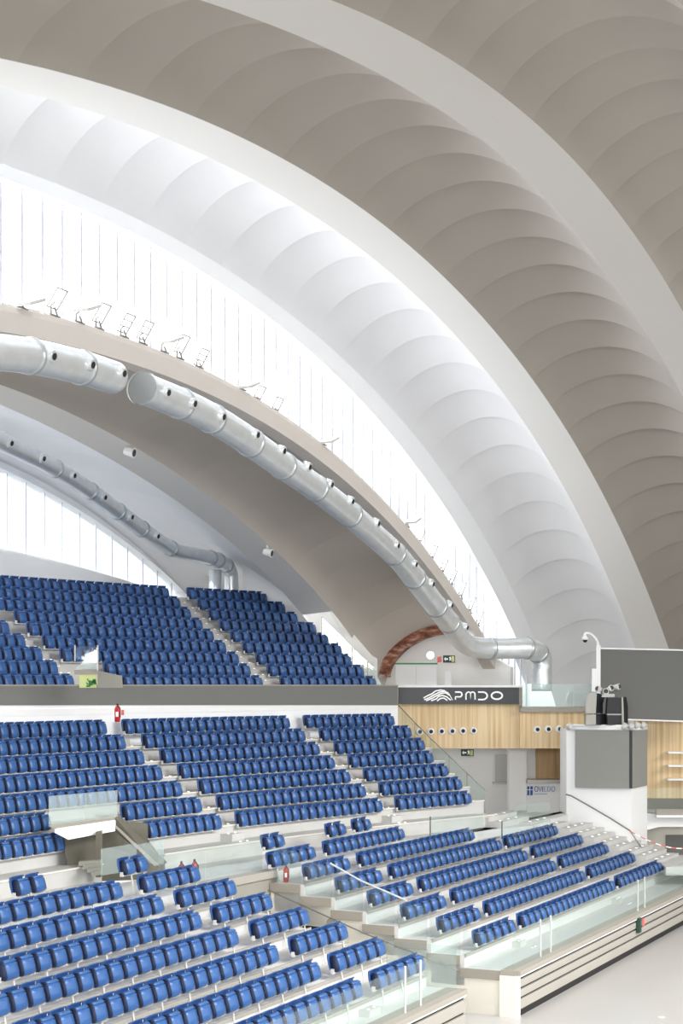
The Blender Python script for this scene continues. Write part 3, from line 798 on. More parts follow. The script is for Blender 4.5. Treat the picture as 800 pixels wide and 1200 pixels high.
balustrade('glass_balustrade', 'stepped glass balustrade along the passage edge of the farther stand', pn, [])
# handrail on the passage wall
mb = MB(); mb.tube([endwall_pt(312, 1041)+ndir*.08, endwall_pt(430, 1094)+ndir*.08, endwall_pt(540, 1138)+ndir*.08], .018, 6)
tag(mb.build('handrail', 'steel'), 'thin handrail running down the cream passage wall', 'handrail')
mb = MB(); mb.tube([endwall_pt(385, 1012)+ndir*-.1, endwall_pt(420, 1032)-ndir*.1, endwall_pt(475, 1056)-ndir*.1], .025, 6)
tag(mb.build('handrail', 'metal'), 'bright metal handrail crossing the five-seat block of the farther stand', 'handrail')

# walkway behind the lower stands
zw = CZ-4.98
mb = MB()
def arcpt(B, a, D): return B.P(a, D, 0)
# polygon: from row-1 rear edge back to the curved podium
Rpod = R0m-7*tm-1.25
pts = []
for k in range(30):
    ph = PH(-60, Rpod)[0]+(PH(640, Rpod)[0]-PH(-60, Rpod)[0])*k/29
    pts.append(AP(ph, Rpod+.6, 0))
frontp = [RB.P(60, RB.D(2)+.2, 0), RB.P(43.2, RB.D(1)+.14, 0), RB.P(43.0, 20.55, 0), LB.P(38.5, 20.5, 0), LB.P(38.5, LB.D(1)+.15, 0), LB.P(12, LB.D(1)+.15, 0)]
rear = [Vector((p.x, p.y, 0)) for p in pts]+[Vector((11.5, 76, 0))]
V = [Vector((p.x, p.y, zw)) for p in rear+frontp]
bm = bmesh.new(); vs = [bm.verts.new(v) for v in V]; f = bm.faces.new(vs); 
ret = bmesh.ops.extrude_face_region(bm, geom=[f]); 
for g in ret['geom']:
    if isinstance(g, bmesh.types.BMVert): g.co.z -= .3
bmesh.ops.triangulate(bm, faces=bm.faces)
struct(bmobj('walkway', bm, 'deck'), 'light walkway floor between the middle tier and the lower stands', 'walkway')
# back wall of the passage and its beige ledge
mb = MB(); mb.hexa([LB.P(38.3, 20.75, 0), RB.P(43.1, 20.75, 0), RB.P(43.1, 20.5, 0), LB.P(38.3, 20.5, 0)], [LB.P(38.3, 20.75, zw-.12), RB.P(43.1, 20.75, zw-.12), RB.P(43.1, 20.5, zw-.12), LB.P(38.3, 20.5, zw-.12)])
struct(mb.build('wall_passage_back', 'concd'), 'grey concrete wall at the head of the passage', 'wall')
mb = MB(); mb.hexa([LB.P(38.3, 20.8, zw-.14), RB.P(43.1, 20.8, zw-.14), RB.P(43.1, 20.42, zw-.14), LB.P(38.3, 20.42, zw-.14)], [LB.P(38.3, 20.8, zw+.06), RB.P(43.1, 20.8, zw+.06), RB.P(43.1, 20.42, zw+.06), LB.P(38.3, 20.42, zw+.06)])
struct(mb.build('trim_1', 'board'), 'beige ledge along the walkway above the passage', 'trim')
mb = MB(); mb.box(RB.P(42.95, 20.45, zw/2+.02), .22, .22, zw, RB.th); struct(mb.build('trim_2', 'white'), 'white corner post at the head of the passage', 'trim')
balustrade('glass_balustrade', 'glass balustrade on the ledge at the head of the passage',
  [(LB, 37.2, 39.6, 20.6, 20.6, zw+.06, zw+.95), (LB, 39.65, 42.9, 20.6, 20.6, zw+.06, zw+.95)], [])

# ------------------------------------------------------------------ curved tiers
def arcblock(mb, R0, R1, z0, z1, p0, p1, mi=0, z1b=None, z0b=None):
    n = max(2, int(abs(p1-p0)/math.radians(1.5))+1)
    V = []; Fc = []
    for k in range(n+1):
        u = k/n; ph = p0+(p1-p0)*u; za = z0 if z0b is None else z0+(z0b-z0)*u; zb = z1 if z1b is None else z1+(z1b-z1)*u
        V += [AP(ph, R0, za), AP(ph, R1, za), AP(ph, R1, zb), AP(ph, R0, zb)]
    for k in range(n):
        a = 4*k
        for q in range(4): Fc.append((a+q, a+(q+1) % 4, a+4+(q+1) % 4, a+4+q))
    Fc += [(0, 3, 2, 1), (4*n, 4*n+1, 4*n+2, 4*n+3)]
    mb.add(V, Fc, mi)
tM = bpy.data.objects.new('middle_tier', None); COL.objects.link(tM); struct(tM, 'pale concrete stepped middle tier under the grey parapet band', 'grandstand')
for i in range(7):
    R = R0m-tm*i; Rb = R+.16; Rf = R-tm+.16; z = zm(i)
    segs = [(PH(-60, R)[0], PH({0: 462, 1: 488, 2: 503, 3: 514, 4: 532, 5: 548, 6: 560}[i], R)[0])]
    if i == 5: segs = [(segs[0][0], PH(58, R)[0]), (PH(141, R)[0], segs[0][1])]
    if i == 6: segs = [(segs[0][0], PH(92, R)[0]), (PH(166, R)[0], segs[0][1])]
    for (p0, p1) in segs:
        mb = MB(); arcblock(mb, Rb, Rf, z-.9, z, p0, p1); mb.build('concrete_step', 'conc', tM)
        mb = MB(); arcblock(mb, Rf+.02, Rf-.05, z-.02, z+.015, p0, p1); mb.build('nosing', 'cream', tM)
# podium steps down to the walkway
R6 = R0m-7*tm+.16
for (Rb, Rf, zt, xs) in ((R6, R6-.75, zm(6)-.42, ((-60, 108), (205, 585))),):
    for x0, x1 in xs:
        mb = MB(); arcblock(mb, Rb, Rf, zw-.2, zt, PH(x0, Rb)[0], PH(x1, Rb)[0]); mb.build('podium_step', 'conc', tM)
# aisle steps on the curved tiers
def curved_aisles(al, h, label, names, xf):
    gr = {}
    for (i, p0, p1, R, z) in al:
        if (p1-p0)*R > 1.9: continue
        x = xf(i, p0); gr.setdefault(x, []).append((i, p0, p1, R, z))
    for g, lst in gr.items():
        mb = MB()
        for (i, p0, p1, R, z) in lst:
            q0 = p0+(p1-p0)*.12; q1 = p1-(p1-p0)*.12
            arcblock(mb, R+.16, R-.26, z-.01, z+h*.5, p0+(p1-p0)*.30, p1-(p1-p0)*.02)
            for (Rr, zz) in ((R-.05, z+h*.5), (R-.48, z)):
                for u in (.42, .8):
                    c = AP(p0+(p1-p0)*u, Rr, zz+.01); mb.box(c, .07, .07, .03, 0, 1)
        struct(mb.build('aisle_steps', ['conc', 'stud']), names[g], 'steps')
def aisle_id_m(i, p):
    x = HX+F*(AP(p, R0m-tm*i, 0).x)/(AP(p, R0m-tm*i, 0).y)
    return 0 if x < 300-40+i*0 and x < 262 else 1
curved_aisles(aisleM, hm, 'm', ['left aisle steps of the middle tier', 'right aisle steps of the middle tier'], aisle_id_m)
def aisle_id_u(i, p):
    x = HX+F*(AP(p, R1u-tu*i, 0).x)/(AP(p, R1u-tu*i, 0).y)
    return 0 if x < 100 else 1
curved_aisles(aisleU, hu, 'u', ['left aisle steps of the upper tier', 'right aisle steps of the upper tier'], aisle_id_u)
# white wall behind the middle tier, up to the parapet slab
mb = MB(); pa, pb = PH(-60, R0m+.5)[0], PH(466, R0m+.5)[0]
arcblock(mb, R0m+.75, R0m+.5, zm(0)-.2, CZ-.5, pa, pb)
struct(mb.build('wall_rear', 'whitebright'), 'white wall behind the top row of the middle tier', 'wall')
# parapet
Rp = R0m+1.0-.55
pa, pb = PH(-60, Rp)[0], PH(466, Rp)[0]
Za, Zb = PH(-60, Rp)[1], PH(466, Rp)[1]
mb = MB(); arcblock(mb, Rp+.14, Rp, CZ-23.5*Za/F, CZ-.0, pa, pb, z0b=CZ-23.5*Zb/F)
struct(mb.build('wall_parapet', 'band'), 'grey parapet band in front of the upper tier', 'wall')
mb = MB(); arcblock(mb, Rp+.17, Rp-.03, CZ-.03, CZ+.02, pa, pb); struct(mb.build('trim_3', 'fascia'), 'thin cap along the top of the grey parapet', 'trim')
# upper tier
tU = bpy.data.objects.new('upper_tier', None); COL.objects.link(tU); struct(tU, 'pale concrete stepped upper tier behind the grey parapet', 'grandstand')
xend = {0: 316, 1: 338, 2: 352, 3: 374, 4: 388, 5: 403, 6: 415, 7: 429, 8: 443}
for i in range(9):
    R = R1u-tu*i; z = zu(i)
    p0, p1 = PH(-60, R)[0], PH(xend[i]+10, R)[0]
    segs = [(p0, p1)]
    if i in (7, 8): segs = [(p0, PH(90 if i == 7 else 100, R)[0]), (PH(118 if i == 7 else 140, R)[0], p1)]
    for a, b in segs:
        mb = MB(); arcblock(mb, R+.16, R-tu+.16 if i < 8 else Rp+.15, z-.8, z, a, b); mb.build('concrete_step', 'conc', tU)
mb = MB(); arcblock(mb, R1u+1.4, R1u+.17, zu(0)+.1, zu(0)+.44, PH(-60, R1u)[0], PH(330, R1u)[0]); mb.build('top_landing', 'conc', tU)
# slab below upper tier
mb = MB(); arcblock(mb, R1u+1, Rp+.02, CZ-.92, CZ-.72, PH(-60, Rp)[0], PH(466, Rp)[0]); struct(mb.build('slab', 'white'), 'white soffit slab under the upper tier', 'slab')

# side walls and stair at the right end of the upper tier
struct(pslab('wall_side', [(284, 652), (300, 664), (330, 692.5), (374.5, 694.5), (374.5, 812), (300, 812), (300, 700), (284, 700)], 73, .5, 'white'), 'white wall stepping up behind the right end of the upper tier', 'wall')
struct(pslab('wall_side', [(243, 625), (285, 640), (320, 665), (320, 716), (243, 716)], 80, .4, 'white'), 'white wall behind the far duct elbow', 'wall')
struct(pslab('wall_stair', [(374, 694.5), (386, 706.5), (387, 711), (438, 771), (438, 812), (374, 812)], [72.9, 73, 73, 73.6, 73.6, 72.9], .4, 'white'), 'white sloping stair wall beside the upper seats', 'wall')
struct(pslab('wall_stair', [(425, 762), (442, 772), (442, 812), (425, 812)], 74.2, .4, 'white'), 'short white wall at the foot of the brick arch', 'wall')
tg = thing('glass_balustrade', 'sloping glass balustrade with thin posts beside the upper tier stair', 'balustrade', W(378, 760, 71), 'glass balustrades'); inv = Matrix.Translation(-tg.location)
for (x0, y0, x1, y1, h0, h1) in ((377.5, 724, 394.5, 740.5, 40, 40), (395.5, 741.5, 412, 758, 40, 40), (413, 759, 430, 775.5, 40, 27), (431.5, 776.5, 449, 792, 27, 11)):
    o = pslab('glass_pane', [(x0, y0), (x1, y1), (x1, y1+h1), (x0, y0+h0)], 71, .015, 'glass'); o.parent = tg; o.matrix_parent_inverse = inv
for (x, y0, y1) in ((377, 723, 765), (395, 740, 780), (412.5, 758, 798), (430.7, 775, 806)):
    o = pslab('post', [(x-.6, y0), (x+.6, y0), (x+.6, y1), (x-.6, y1)], 70.95, .06, 'steel'); o.parent = tg; o.matrix_parent_inverse = inv
tag(pslab('wall_notice', [(408, 760), (412, 760), (412, 772), (408, 772)], 72.6, .04, 'yellow'), 'small pale green notice on the white stair wall', 'sign')
mb = MB(); c = W(371, 697, 72.4); mb.tube([c, c+Vector((.05, -.25, -.05))], [.08, .12], 10); tag(mb.build('camera_dome', 'bracket'), 'small white camera at the top corner of the stair wall', 'camera')

# glass triangle over the upper passage
tt = thing('passage_glass', 'triangular glass screen over the passage mouth in the upper tier', 'glass screen', W(110, 790, 52.3)); inv = Matrix.Translation(-tt.location)
def pt_(nm, px, Z, th_, m):
    o = pslab(nm, px, Z, th_, m); o.parent = tt; o.matrix_parent_inverse = inv
pt_('glass_pane', [(88, 784), (111, 762), (114, 762), (114, 785)], 52.3, .02, 'glassg')
pt_('post', [(113.5, 756), (115, 756), (115, 786), (113.5, 786)], 52.2, .06, 'bracket')
pt_('post', [(87, 756), (88.2, 756), (88.2, 775), (87, 775)], 52.6, .06, 'bracket')
pt_('side_pane', [(88.2, 757), (113.5, 757), (113.5, 773), (88.2, 773)], 53.2, .02, 'glass')
pt_('coping', [(87, 785), (114, 785), (114, 790.5), (87, 790.5)], 52.3, .2, 'fascia')
pt_('passage_ceiling', [(93, 791), (113, 791), (113, 806), (93, 806)], 53.5, .05, 'yellow')
pt_('passage_wall', [(114.5, 786), (142, 792), (143, 806), (114.5, 806)], 52.4, .2, 'concd')
bmp = bmesh.new()
for q in range(26):
    cq = W(107.5+random.uniform(-4.5, 4.5), 801+random.uniform(-3, 3), 52.9+random.uniform(-.1, .15))
    vv = [bmp.verts.new(cq+Vector((random.uniform(-.07, .07), random.uniform(-.07, .07), random.uniform(-.05, .09)))) for _ in range(4)]
    for tri in ((0, 1, 2), (0, 1, 3), (0, 2, 3), (1, 2, 3)): bmp.faces.new([vv[w_] for w_ in tri])
tag(bmobj('potted_plant', bmp, 'greenl'), 'small green plant below the triangular glass screen', 'plant')

# ------------------------------------------------------------------ middle tier passage opening at the left
tp = bpy.data.objects.new('passage_opening', None); COL.objects.link(tp); struct(tp, 'dark passage opening cut into the middle tier', 'opening')
Zo = 45.6
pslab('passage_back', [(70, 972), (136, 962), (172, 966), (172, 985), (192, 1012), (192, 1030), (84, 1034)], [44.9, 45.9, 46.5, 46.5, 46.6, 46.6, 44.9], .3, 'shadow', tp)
pslab('lintel', [(64, 972), (135, 961.5), (135, 974), (80, 984), (64, 976)], [44.2, 45.3, 45.3, 44.2, 44.2], .35, 'whitebright', tp)
pslab('lintel_slab', [(57, 968), (136, 957), (136, 961.5), (64, 972)], [Zo-.6, Zo+.4, Zo+.4, Zo-.6], .6, 'fascia', tp)
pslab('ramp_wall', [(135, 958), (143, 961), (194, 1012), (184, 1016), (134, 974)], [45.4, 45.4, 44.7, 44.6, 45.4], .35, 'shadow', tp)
pslab('ramp_edge', [(134, 969), (136, 967.5), (186, 1014), (181, 1015)], [45.3, 45.3, 44.5, 44.5], .08, 'board', tp)
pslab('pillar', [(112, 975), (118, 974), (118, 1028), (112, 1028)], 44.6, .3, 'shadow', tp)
for k in range(4):
    pslab('inner_step', [(92+k*5, 1010+k*4), (118, 1008+k*4), (118, 1013+k*4), (92+k*5, 1015+k*4)], 44.4-k*.2, .3, 'concd', tp)
tgl = thing('glass_balustrade', 'green tinted glass balustrade above the dark passage opening', 'balustrade', W(97, 965, Zo), 'glass balustrades'); inv = Matrix.Translation(-tgl.location)
for (x0, x1) in ((57, 98), (98.5, 137.5)):
    f0 = (x0-57)/80; f1 = (x1-57)/80
    o = pslab('glass_pane', [(x0, 933-7*f0), (x1, 933-7*f1), (x1, 970-11*f1), (x0, 970-11*f0)], [Zo-.5+f0, Zo-.5+f1, Zo-.5+f1, Zo-.5+f0], .02, 'glassg'); o.parent = tgl; o.matrix_parent_inverse = inv
for (a, lb) in (((118, 995, 160, 988, 160, 1020, 118, 1026), 'glass balustrade on the walkway in front of the dark passage'), ((160, 990, 192, 984, 192, 1013, 175, 1012), 'glass pane at the right of the dark passage mouth')):
    t = thing('glass_balustrade', lb, 'balustrade', W(a[0], a[7], 43.6), 'glass balustrades')
    o = pslab('glass_pane', [(a[0], a[1]), (a[2], a[3]), (a[4], a[5]), (a[6], a[7])], 43.6, .02, 'glassg'); o.parent = t; o.matrix_parent_inverse = Matrix.Translation(-t.location)
for px, Z, lb in (([(504, 957), (566, 953), (566, 972), (504, 983)], 58, 'greenish glass screen behind the rear rows of the farther stand'),
                  ([(588, 962), (606, 942), (645, 940), (645, 968), (588, 983)], 60, 'slanted glass screen at the top of the far right block')):
    t = thing('glass_balustrade', lb, 'balustrade', W(px[0][0], px[-1][1], Z), 'glass balustrades')
    o = pslab('glass_pane', px, Z, .02, 'glass'); o.parent = t; o.matrix_parent_inverse = Matrix.Translation(-t.location)
    o = pslab('edge_post', [(px[0][0]-.6, px[0][1]), (px[0][0]+.6, px[0][1]), (px[0][0]+.6, px[-1][1]), (px[0][0]-.6, px[-1][1])], Z-.03, .06, 'green'); o.parent = t; o.matrix_parent_inverse = Matrix.Translation(-t.location)
# sloping glass rail at the right end of the middle tier
tg = thing('glass_balustrade', 'sloping glass balustrade along the right end of the middle tier', 'balustrade', W(520, 900, 64), 'glass balustrades'); inv = Matrix.Translation(-tg.location)
cc = [(467, 827, 68.0, 22), (486, 847, 67.2, 30), (505, 866, 66.4, 34), (526, 886, 65.5, 36), (547, 906, 64.6, 38), (568, 926, 63.8, 27)]
for k in range(5):
    x0, y0, Z0, h0 = cc[k]; x1, y1, Z1, h1 = cc[k+1]
    o = pslab('glass_pane', [(x0+.3, y0), (x1-.3, y1), (x1-.3, y1+h1), (x0+.3, y0+h0)], [Z0, Z1, Z1, Z0], .02, 'glass'); o.parent = tg; o.matrix_parent_inverse = inv
    mb = MB(); mb.tube([W(x1, y1, Z1), W(x1, y1+h1, Z1)], .02, 6); o = mb.build('post', 'steel', tg); o.matrix_parent_inverse = inv
mb = MB(); mb.tube([W(x, y, z) for x, y, z, _ in cc], .02, 6); o = mb.build('rail', 'steel', tg); o.matrix_parent_inverse = inv

# fire extinguishers
def extinguisher(p, sc, label):
    t = thing('fire_extinguisher', label, 'fire extinguisher', p, 'fire extinguishers')
    mb = MB(); mb.tube([(0, 0, 0), (0, 0, .03), (0, 0, .42), (0, 0, .5), (0, 0, .54)], [.08, .095, .095, .06, .03], 14); mb.build('cylinder', 'red', t, True)
    mb = MB(); mb.box((0, 0, .57), .05, .12, .05); mb.tube([(0, -.05, .58), (.1, -.06, .45), (.1, -.05, .15)], .014, 6); mb.build('valve', 'black', t)
    t2 = MB(); t2.box((0, -.097, .25), .08, .01, .16); t2.build('data_plate', 'signw', t)
    t.scale = (sc,)*3
zpos = lambda x, y: Vector(W(x, y, Zat(y, 4.98)))
extinguisher(LB.P(41.0-1.9, 21.0, zw), 1.0, 'red fire extinguisher behind the row end, left of the walkway pair')
extinguisher(LB.P(41.0-1.3, 20.95, zw), 1.0, 'red fire extinguisher in full view, right of the walkway pair')
extinguisher(RB.P(42.78, 20.2, RB.zf(1)), .75, 'red fire extinguisher beside the five-seat block of the farther stand')
extinguisher(W(137.5, 846, 55.0), .95, 'red fire extinguisher hanging on the white rear wall')
tag(pslab('wall_notice', [(142, 832), (145.2, 832), (145.2, 838), (142, 838)], 55.4, .03, 'redp'), 'red notice right of the hanging fire extinguisher', 'sign')

# ------------------------------------------------------------------ right side: oak walls, sign, terrace, tower
ZW = 71.2
struct(pslab('wall_recess', [(468, 830), (840, 830), (840, 985), (468, 985)], 75.5, .4, 'white'), 'white recessed wall below the oak cladding', 'wall')
struct(pslab('wall_oak', [(465.5, 825), (609, 825), (609, 877), (465.5, 877)], ZW, .5, 'wood'), 'oak clad wall below the black sign', 'wall')
struct(pslab('wall_oak', [(609.2, 829), (700, 829), (700, 877), (609.2, 877)], ZW-.35, .5, 'wood'), 'oak clad wall below the glass terrace', 'wall')
struct(pslab('wall_oak', [(745, 838), (845, 840), (845, 936), (745, 936)], ZW+1.3, .5, 'wood'), 'oak clad wall right of the white tower', 'wall')
struct(pslab('wall_inner', [(596.5, 877), (617, 877), (617, 950), (596.5, 950)], 73.2, 1.0, 'white'), 'white pillar left of the kiosk opening', 'wall')
struct(pslab('wall_kiosk', [(617, 918), (700, 918), (700, 952), (617, 952)], 73.0, .4, 'white'), 'white kiosk counter front with the city name', 'wall')
struct(pslab('counter', [(617.5, 914), (700, 914), (700, 918), (617.5, 918)], 72.8, 1.2, 'steel'), 'grey counter top of the kiosk', 'counter')
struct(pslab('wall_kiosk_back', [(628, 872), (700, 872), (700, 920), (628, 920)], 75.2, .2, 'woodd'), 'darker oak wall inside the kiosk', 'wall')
struct(pslab('window_4', [(580, 884), (597, 884), (597, 917), (580, 917)], 75.3, .1, 'conc'), 'pale grey serving hatch beside the pillar', 'window')
tag(pslab('hatch_shelf', [(578, 917), (597, 917), (597, 918.6), (578, 918.6)], 75.0, .4, 'steel'), 'thin steel shelf below the serving hatch', 'shelf')
for i, x in enumerate((491.5, 504.5, 517, 529.5, 542, 554.5, 629, 642, 655)):
    yy = 857.5-(x-491.5)*.02; zz = ZW if x < 600 else ZW-.35
    lb = ('%s round steel wall nozzle from the left in the oak wall below the sign' % ORD[i+1]) if i < 6 else ('%s round steel wall nozzle from the left in the oak wall below the terrace' % ORD[i-5])
    t = thing('wall_nozzle', lb, 'air nozzle', W(x, yy, zz), 'air nozzles in the oak wall')
    mb = MB(); mb.tube([(0, .0, 0), (0, -.05, 0), (0, -.09, 0)], [.15, .145, .10], 20); mb.build('collar', 'whitebright', t, True)
    mb = MB(); mb.tube([(.01, -.08, 0), (.03, -.12, 0)], [.08, .07], 14); mb.build('jet', 'black', t)
# sign
ts = thing('venue_sign', 'long black sign with white emblem and PMDO letters', 'sign', W(537, 826, 70.9)); inv = Matrix.Translation(-ts.location)
o = pslab('sign_board', [(466.5, 805.5), (608, 805.5), (608, 825), (466.5, 825)], 70.9, .25, 'dark'); o.parent = ts; o.matrix_parent_inverse = inv
o = pslab('sign_cap', [(466.5, 803), (612, 803), (612, 805.5), (466.5, 805.5)], 70.85, .4, 'white'); o.parent = ts; o.matrix_parent_inverse = inv
o = pslab('sign_end', [(608, 805.5), (612, 805.5), (612, 829), (608, 827)], 70.9, .4, 'fascia'); o.parent = ts; o.matrix_parent_inverse = inv
def stroke(pl, w, Z, th_=.03, closed=False):
    """thick polyline lettering; points in frame px at distance Z"""
    mb = MB(); P = [Vector((x, y)) for x, y in pl]; n = len(P); A = []; Bq = []
    for i in range(n):
        if closed: d = (P[(i+1) % n]-P[i-1]).normalized()
        else: d = (P[min(i+1, n-1)]-P[max(i-1, 0)]).normalized()
        nn = Vector((-d.y, d.x))*w/2; A.append(P[i]+nn); Bq.append(P[i]-nn)
    rng = range(n) if closed else range(n-1)
    for i in rng:
        j = (i+1) % n
        mb.ext([W(q.x, q.y, Z) for q in (A[i], A[j], Bq[j], Bq[i])], (0, th_, 0))
    return mb
def ell(cx, cy, rx, ry, a0, a1, n=14): return [(cx+rx*math.cos(math.radians(a0+(a1-a0)*k/n)), cy-ry*math.sin(math.radians(a0+(a1-a0)*k/n))) for k in range(n+1)]
Zs = 70.86
def letter(nm, pl, w, closed=False, m='signw', Z=Zs, par=ts, iv=None):
    o = stroke(pl, w, Z, closed=closed).build(nm, m, par); o.matrix_parent_inverse = iv if iv is not None else inv
letter('letter_p', [(533.5, 820)]+[(533.5, 816.6)]+[(538, 816.6)]+ell(538.5, 813.8, 2.6, 2.8, -90, 90, 8)+[(533, 811)], 1.7)
letter('letter_m', [(545.8, 820), (545.8, 813)]+ell(549, 813, 2.6, 2, 170, 60, 4)+[(551.2, 812.5), (551.2, 820), (551.2, 812.5)]+ell(553.6, 813, 2.7, 2, 120, 10, 4)+[(556.6, 820)], 1.6)
letter('letter_d', [(560, 811)]+ell(565.5, 815.4, 5.2, 4.4, 88, -88, 12)+[(560, 819.8)], 1.8)
letter('letter_o', ell(582, 815.2, 6.3, 4.2, 0, 346, 22), 1.9, True)
for k, pl in enumerate(([(496, 818), (501, 815.2), (506, 813), (510, 809.8), (516, 808.6), (521, 809.4)], [(497, 820), (503, 817.5), (509, 814), (515, 811), (521, 810.2), (525, 812)],
     [(499, 821.2), (506, 818.4), (511, 815.6), (517, 812.6), (522, 812), (527, 815)], [(505, 821.2), (511, 819), (514, 816), (518, 815), (523, 816.4), (528, 820.5)], [(512, 821.4), (516, 818.4), (520, 818), (524, 820.8)],
     [(521, 809.4), (526, 813), (530, 820.5)])):
    letter('emblem_stroke', pl, 1.5 if k < 5 else .8)
# terrace
struct(pslab('terrace_slab', [(609.5, 829), (704, 829), (704, 834.5), (609.5, 834.5)], 70.6, 3.5, 'fascia'), 'grey terrace slab edge beside the sign', 'slab')
t = thing('glass_balustrade', 'frosted glass balustrade of the terrace right of the sign', 'balustrade', W(613, 829, 70.6), 'glass balustrades'); inv2 = Matrix.Translation(-t.location)
for x0, x1 in ((612.5, 671.5), (672.2, 696)):
    o = pslab('glass_pane', [(x0, 801.5), (x1, 801.5), (x1, 828.5), (x0, 828.5)], 70.6, .02, 'glassg'); o.parent = t; o.matrix_parent_inverse = inv2
# big grey screen
ts2 = thing('screen_panel', 'large grey mesh screen behind the loudspeakers at the right edge', 'screen', W(703, 842, 70.0)); inv3 = Matrix.Translation(-ts2.location)
for nm, px, dz, m in (('screen_face', [(703.5, 760), (850, 763.5), (850, 846), (703.5, 841.5)], 0, 'screen'), ('frame', [(703, 759), (850, 762), (850, 763.8), (703, 760.6)], .05, 'white'), ('frame', [(703, 841.5), (850, 846), (850, 847.5), (703, 843)], .05, 'white')):
    o = pslab(nm, px, 70.0-dz, .4, m); o.parent = ts2; o.matrix_parent_inverse = inv3
# cctv mast
tc = thing('cctv_mast', 'white mast with curved arm and dome camera left of the grey screen', 'camera', W(700.5, 850, 69.3)); inv4 = Matrix.Translation(-tc.location)
def fx(o, t, iv): o.parent = t; o.matrix_parent_inverse = iv
mb = MB(); mb.box(W(700.9, 803, 69.3), .15, .12, 94/F*69.3); fx(mb.build('mast', 'white'), tc, inv4)
mb = MB(); mb.tube(catmull([W(700.5, 764, 69.3), W(700, 753, 69.3), W(695, 745.5, 69.3), W(690, 742.3, 69.3), W(685.5, 742.6, 69.3), W(685, 746, 69.3)], 4), .05, 8); fx(mb.build('arm', 'white', smooth=True), tc, inv4)
mb = MB(); c = W(685.3, 749, 69.3); mb.tube([c+Vector((0, 0, .13)), c+Vector((0, 0, .06)), c+Vector((0, 0, -.03))], [.05, .12, .12], 14); fx(mb.build('camera_housing', 'white', smooth=True), tc, inv4)
mb = MB(); mb.tube([c+Vector((0, 0, -.03)), c+Vector((0, 0, -.09)), c+Vector((0, 0, -.13))], [.10, .08, .03], 14); fx(mb.build('camera_dome', 'black', smooth=True), tc, inv4)
mb = MB(); mb.box(W(696.8, 797, 69.25), 7/F*69, .2, 27/F*69); fx(mb.build('junction_box', 'white'), tc, inv4)

# white tower with grey screens
def towerpoly(z0, z1, name, m, grow=0):
    A = W(663.5, 850, 68.4); B = W(739.5, 850, 66.9); C = W(758, 850, 68.9); E = Vector((C.x+.1, C.y+2, 0)); G = Vector((A.x, A.y+2, 0))
    P = [A, B, C, E, G]; c = sum((Vector((p.x, p.y, 0)) for p in P), Vector())/5
    P = [Vector((p.x, p.y, 0))+(Vector((p.x, p.y, 0))-c).normalized()*grow for p in P]
    mb = MB(); mb.hexa([Vector((p.x, p.y, z0)) for p in P], [Vector((p.x, p.y, z1)) for p in P]); return mb.build(name, m)
zt = CZ-(855-HY)/F*67.5
struct(towerpoly(0, zt, 'tower', 'white'), 'white faceted tower carrying grey screens and loudspeakers', 'tower')
tt2 = thing('tower_screen', 'grey screen with a black gap wrapped round the white tower', 'screen', W(706, 923, 66.9)); inv5 = Matrix.Translation(-tt2.location)
def face(px, Zs_, m, nm, th_=.12):
    o = pslab(nm, px, [z-.16 for z in Zs_], th_, m); fx(o, tt2, inv5)
face([(674, 855.5), (737, 855.5), (737, 924), (674, 923)], [68.2, 66.95, 66.95, 68.2], 'screenl', 'screen_face')
face([(737.2, 855.5), (740.5, 855.5), (740.5, 924), (737.2, 924)], [66.97, 66.95, 66.95, 66.97], 'black', 'gap')
face([(740.7, 855.5), (758, 855.5), (758, 920.5), (740.7, 924)], [66.95, 68.8, 68.8, 66.95], 'screenl', 'screen_face')
tr = thing('tower_rail', 'white pipe rail with small lamps on top of the tower', 'rail', W(700, 853, 67)); inv6 = Matrix.Translation(-tr.location)
mb = MB(); mb.tube([W(664, 850.5, 68.3), W(739, 851.5, 66.9), W(757, 850, 68.7)], .07, 10); mb.tube([W(664, 853.5, 68.3), W(739, 855, 66.85), W(757, 853.5, 68.7)], .07, 10); fx(mb.build('pipe', 'white', smooth=True), tr, inv6)
for x, y in ((667, 851), (731, 851), (739, 851), (746, 850), (753, 850)):
    mb = MB(); c = W(x, y, 66.7); mb.tube([c+Vector((-.05, 0, -.1)), c+Vector((.05, -.1, .08))], [.07, .10], 10); fx(mb.build('small_lamp', 'bracket', smooth=True), tr, inv6)
# loudspeakers standing on the tower
t = thing('line_array_speaker', 'curved silver and black loudspeaker column on the white tower', 'loudspeaker', W(697, 849, 67.4)); iv = Matrix.Translation(-t.location)
def pp_(nm, px, Z, th_, m, t_, iv_): fx(pslab(nm, px, Z, th_, m), t_, iv_)
pp_('side_panel', [(690, 811.5), (699, 812.5), (698, 836), (686, 836), (686.7, 822)], 67.4, .5, 'steel', t, iv)
pp_('front_grille', [(699.3, 812.5), (702, 812.5), (708.5, 816), (706, 826), (706, 836), (698.2, 836)], [67.4, 67.5, 67.6, 67.6, 67.6, 67.4], .5, 'black', t, iv)
pp_('lower_side', [(686.3, 837.5), (698, 837.5), (698, 849.5), (686.3, 849.5)], 67.4, .5, 'steel', t, iv)
pp_('lower_grille', [(698.2, 836.5), (709.5, 836.5), (709.5, 849.5), (698.2, 849.5)], [67.4, 67.6, 67.6, 67.4], .5, 'black', t, iv)
t = thing('line_array_speaker', 'boxy black loudspeaker column at the right on the white tower', 'loudspeaker', W(723, 849, 67.2)); iv = Matrix.Translation(-t.location)
pp_('upper_cabinet', [(712, 817.5), (728, 817.5), (728, 836.5), (711, 836.5)], 67.2, .5, 'black', t, iv)
pp_('lower_cabinet', [(711.5, 838), (728, 838), (728, 849.5), (711.5, 849.5)], 67.2, .5, 'black', t, iv)
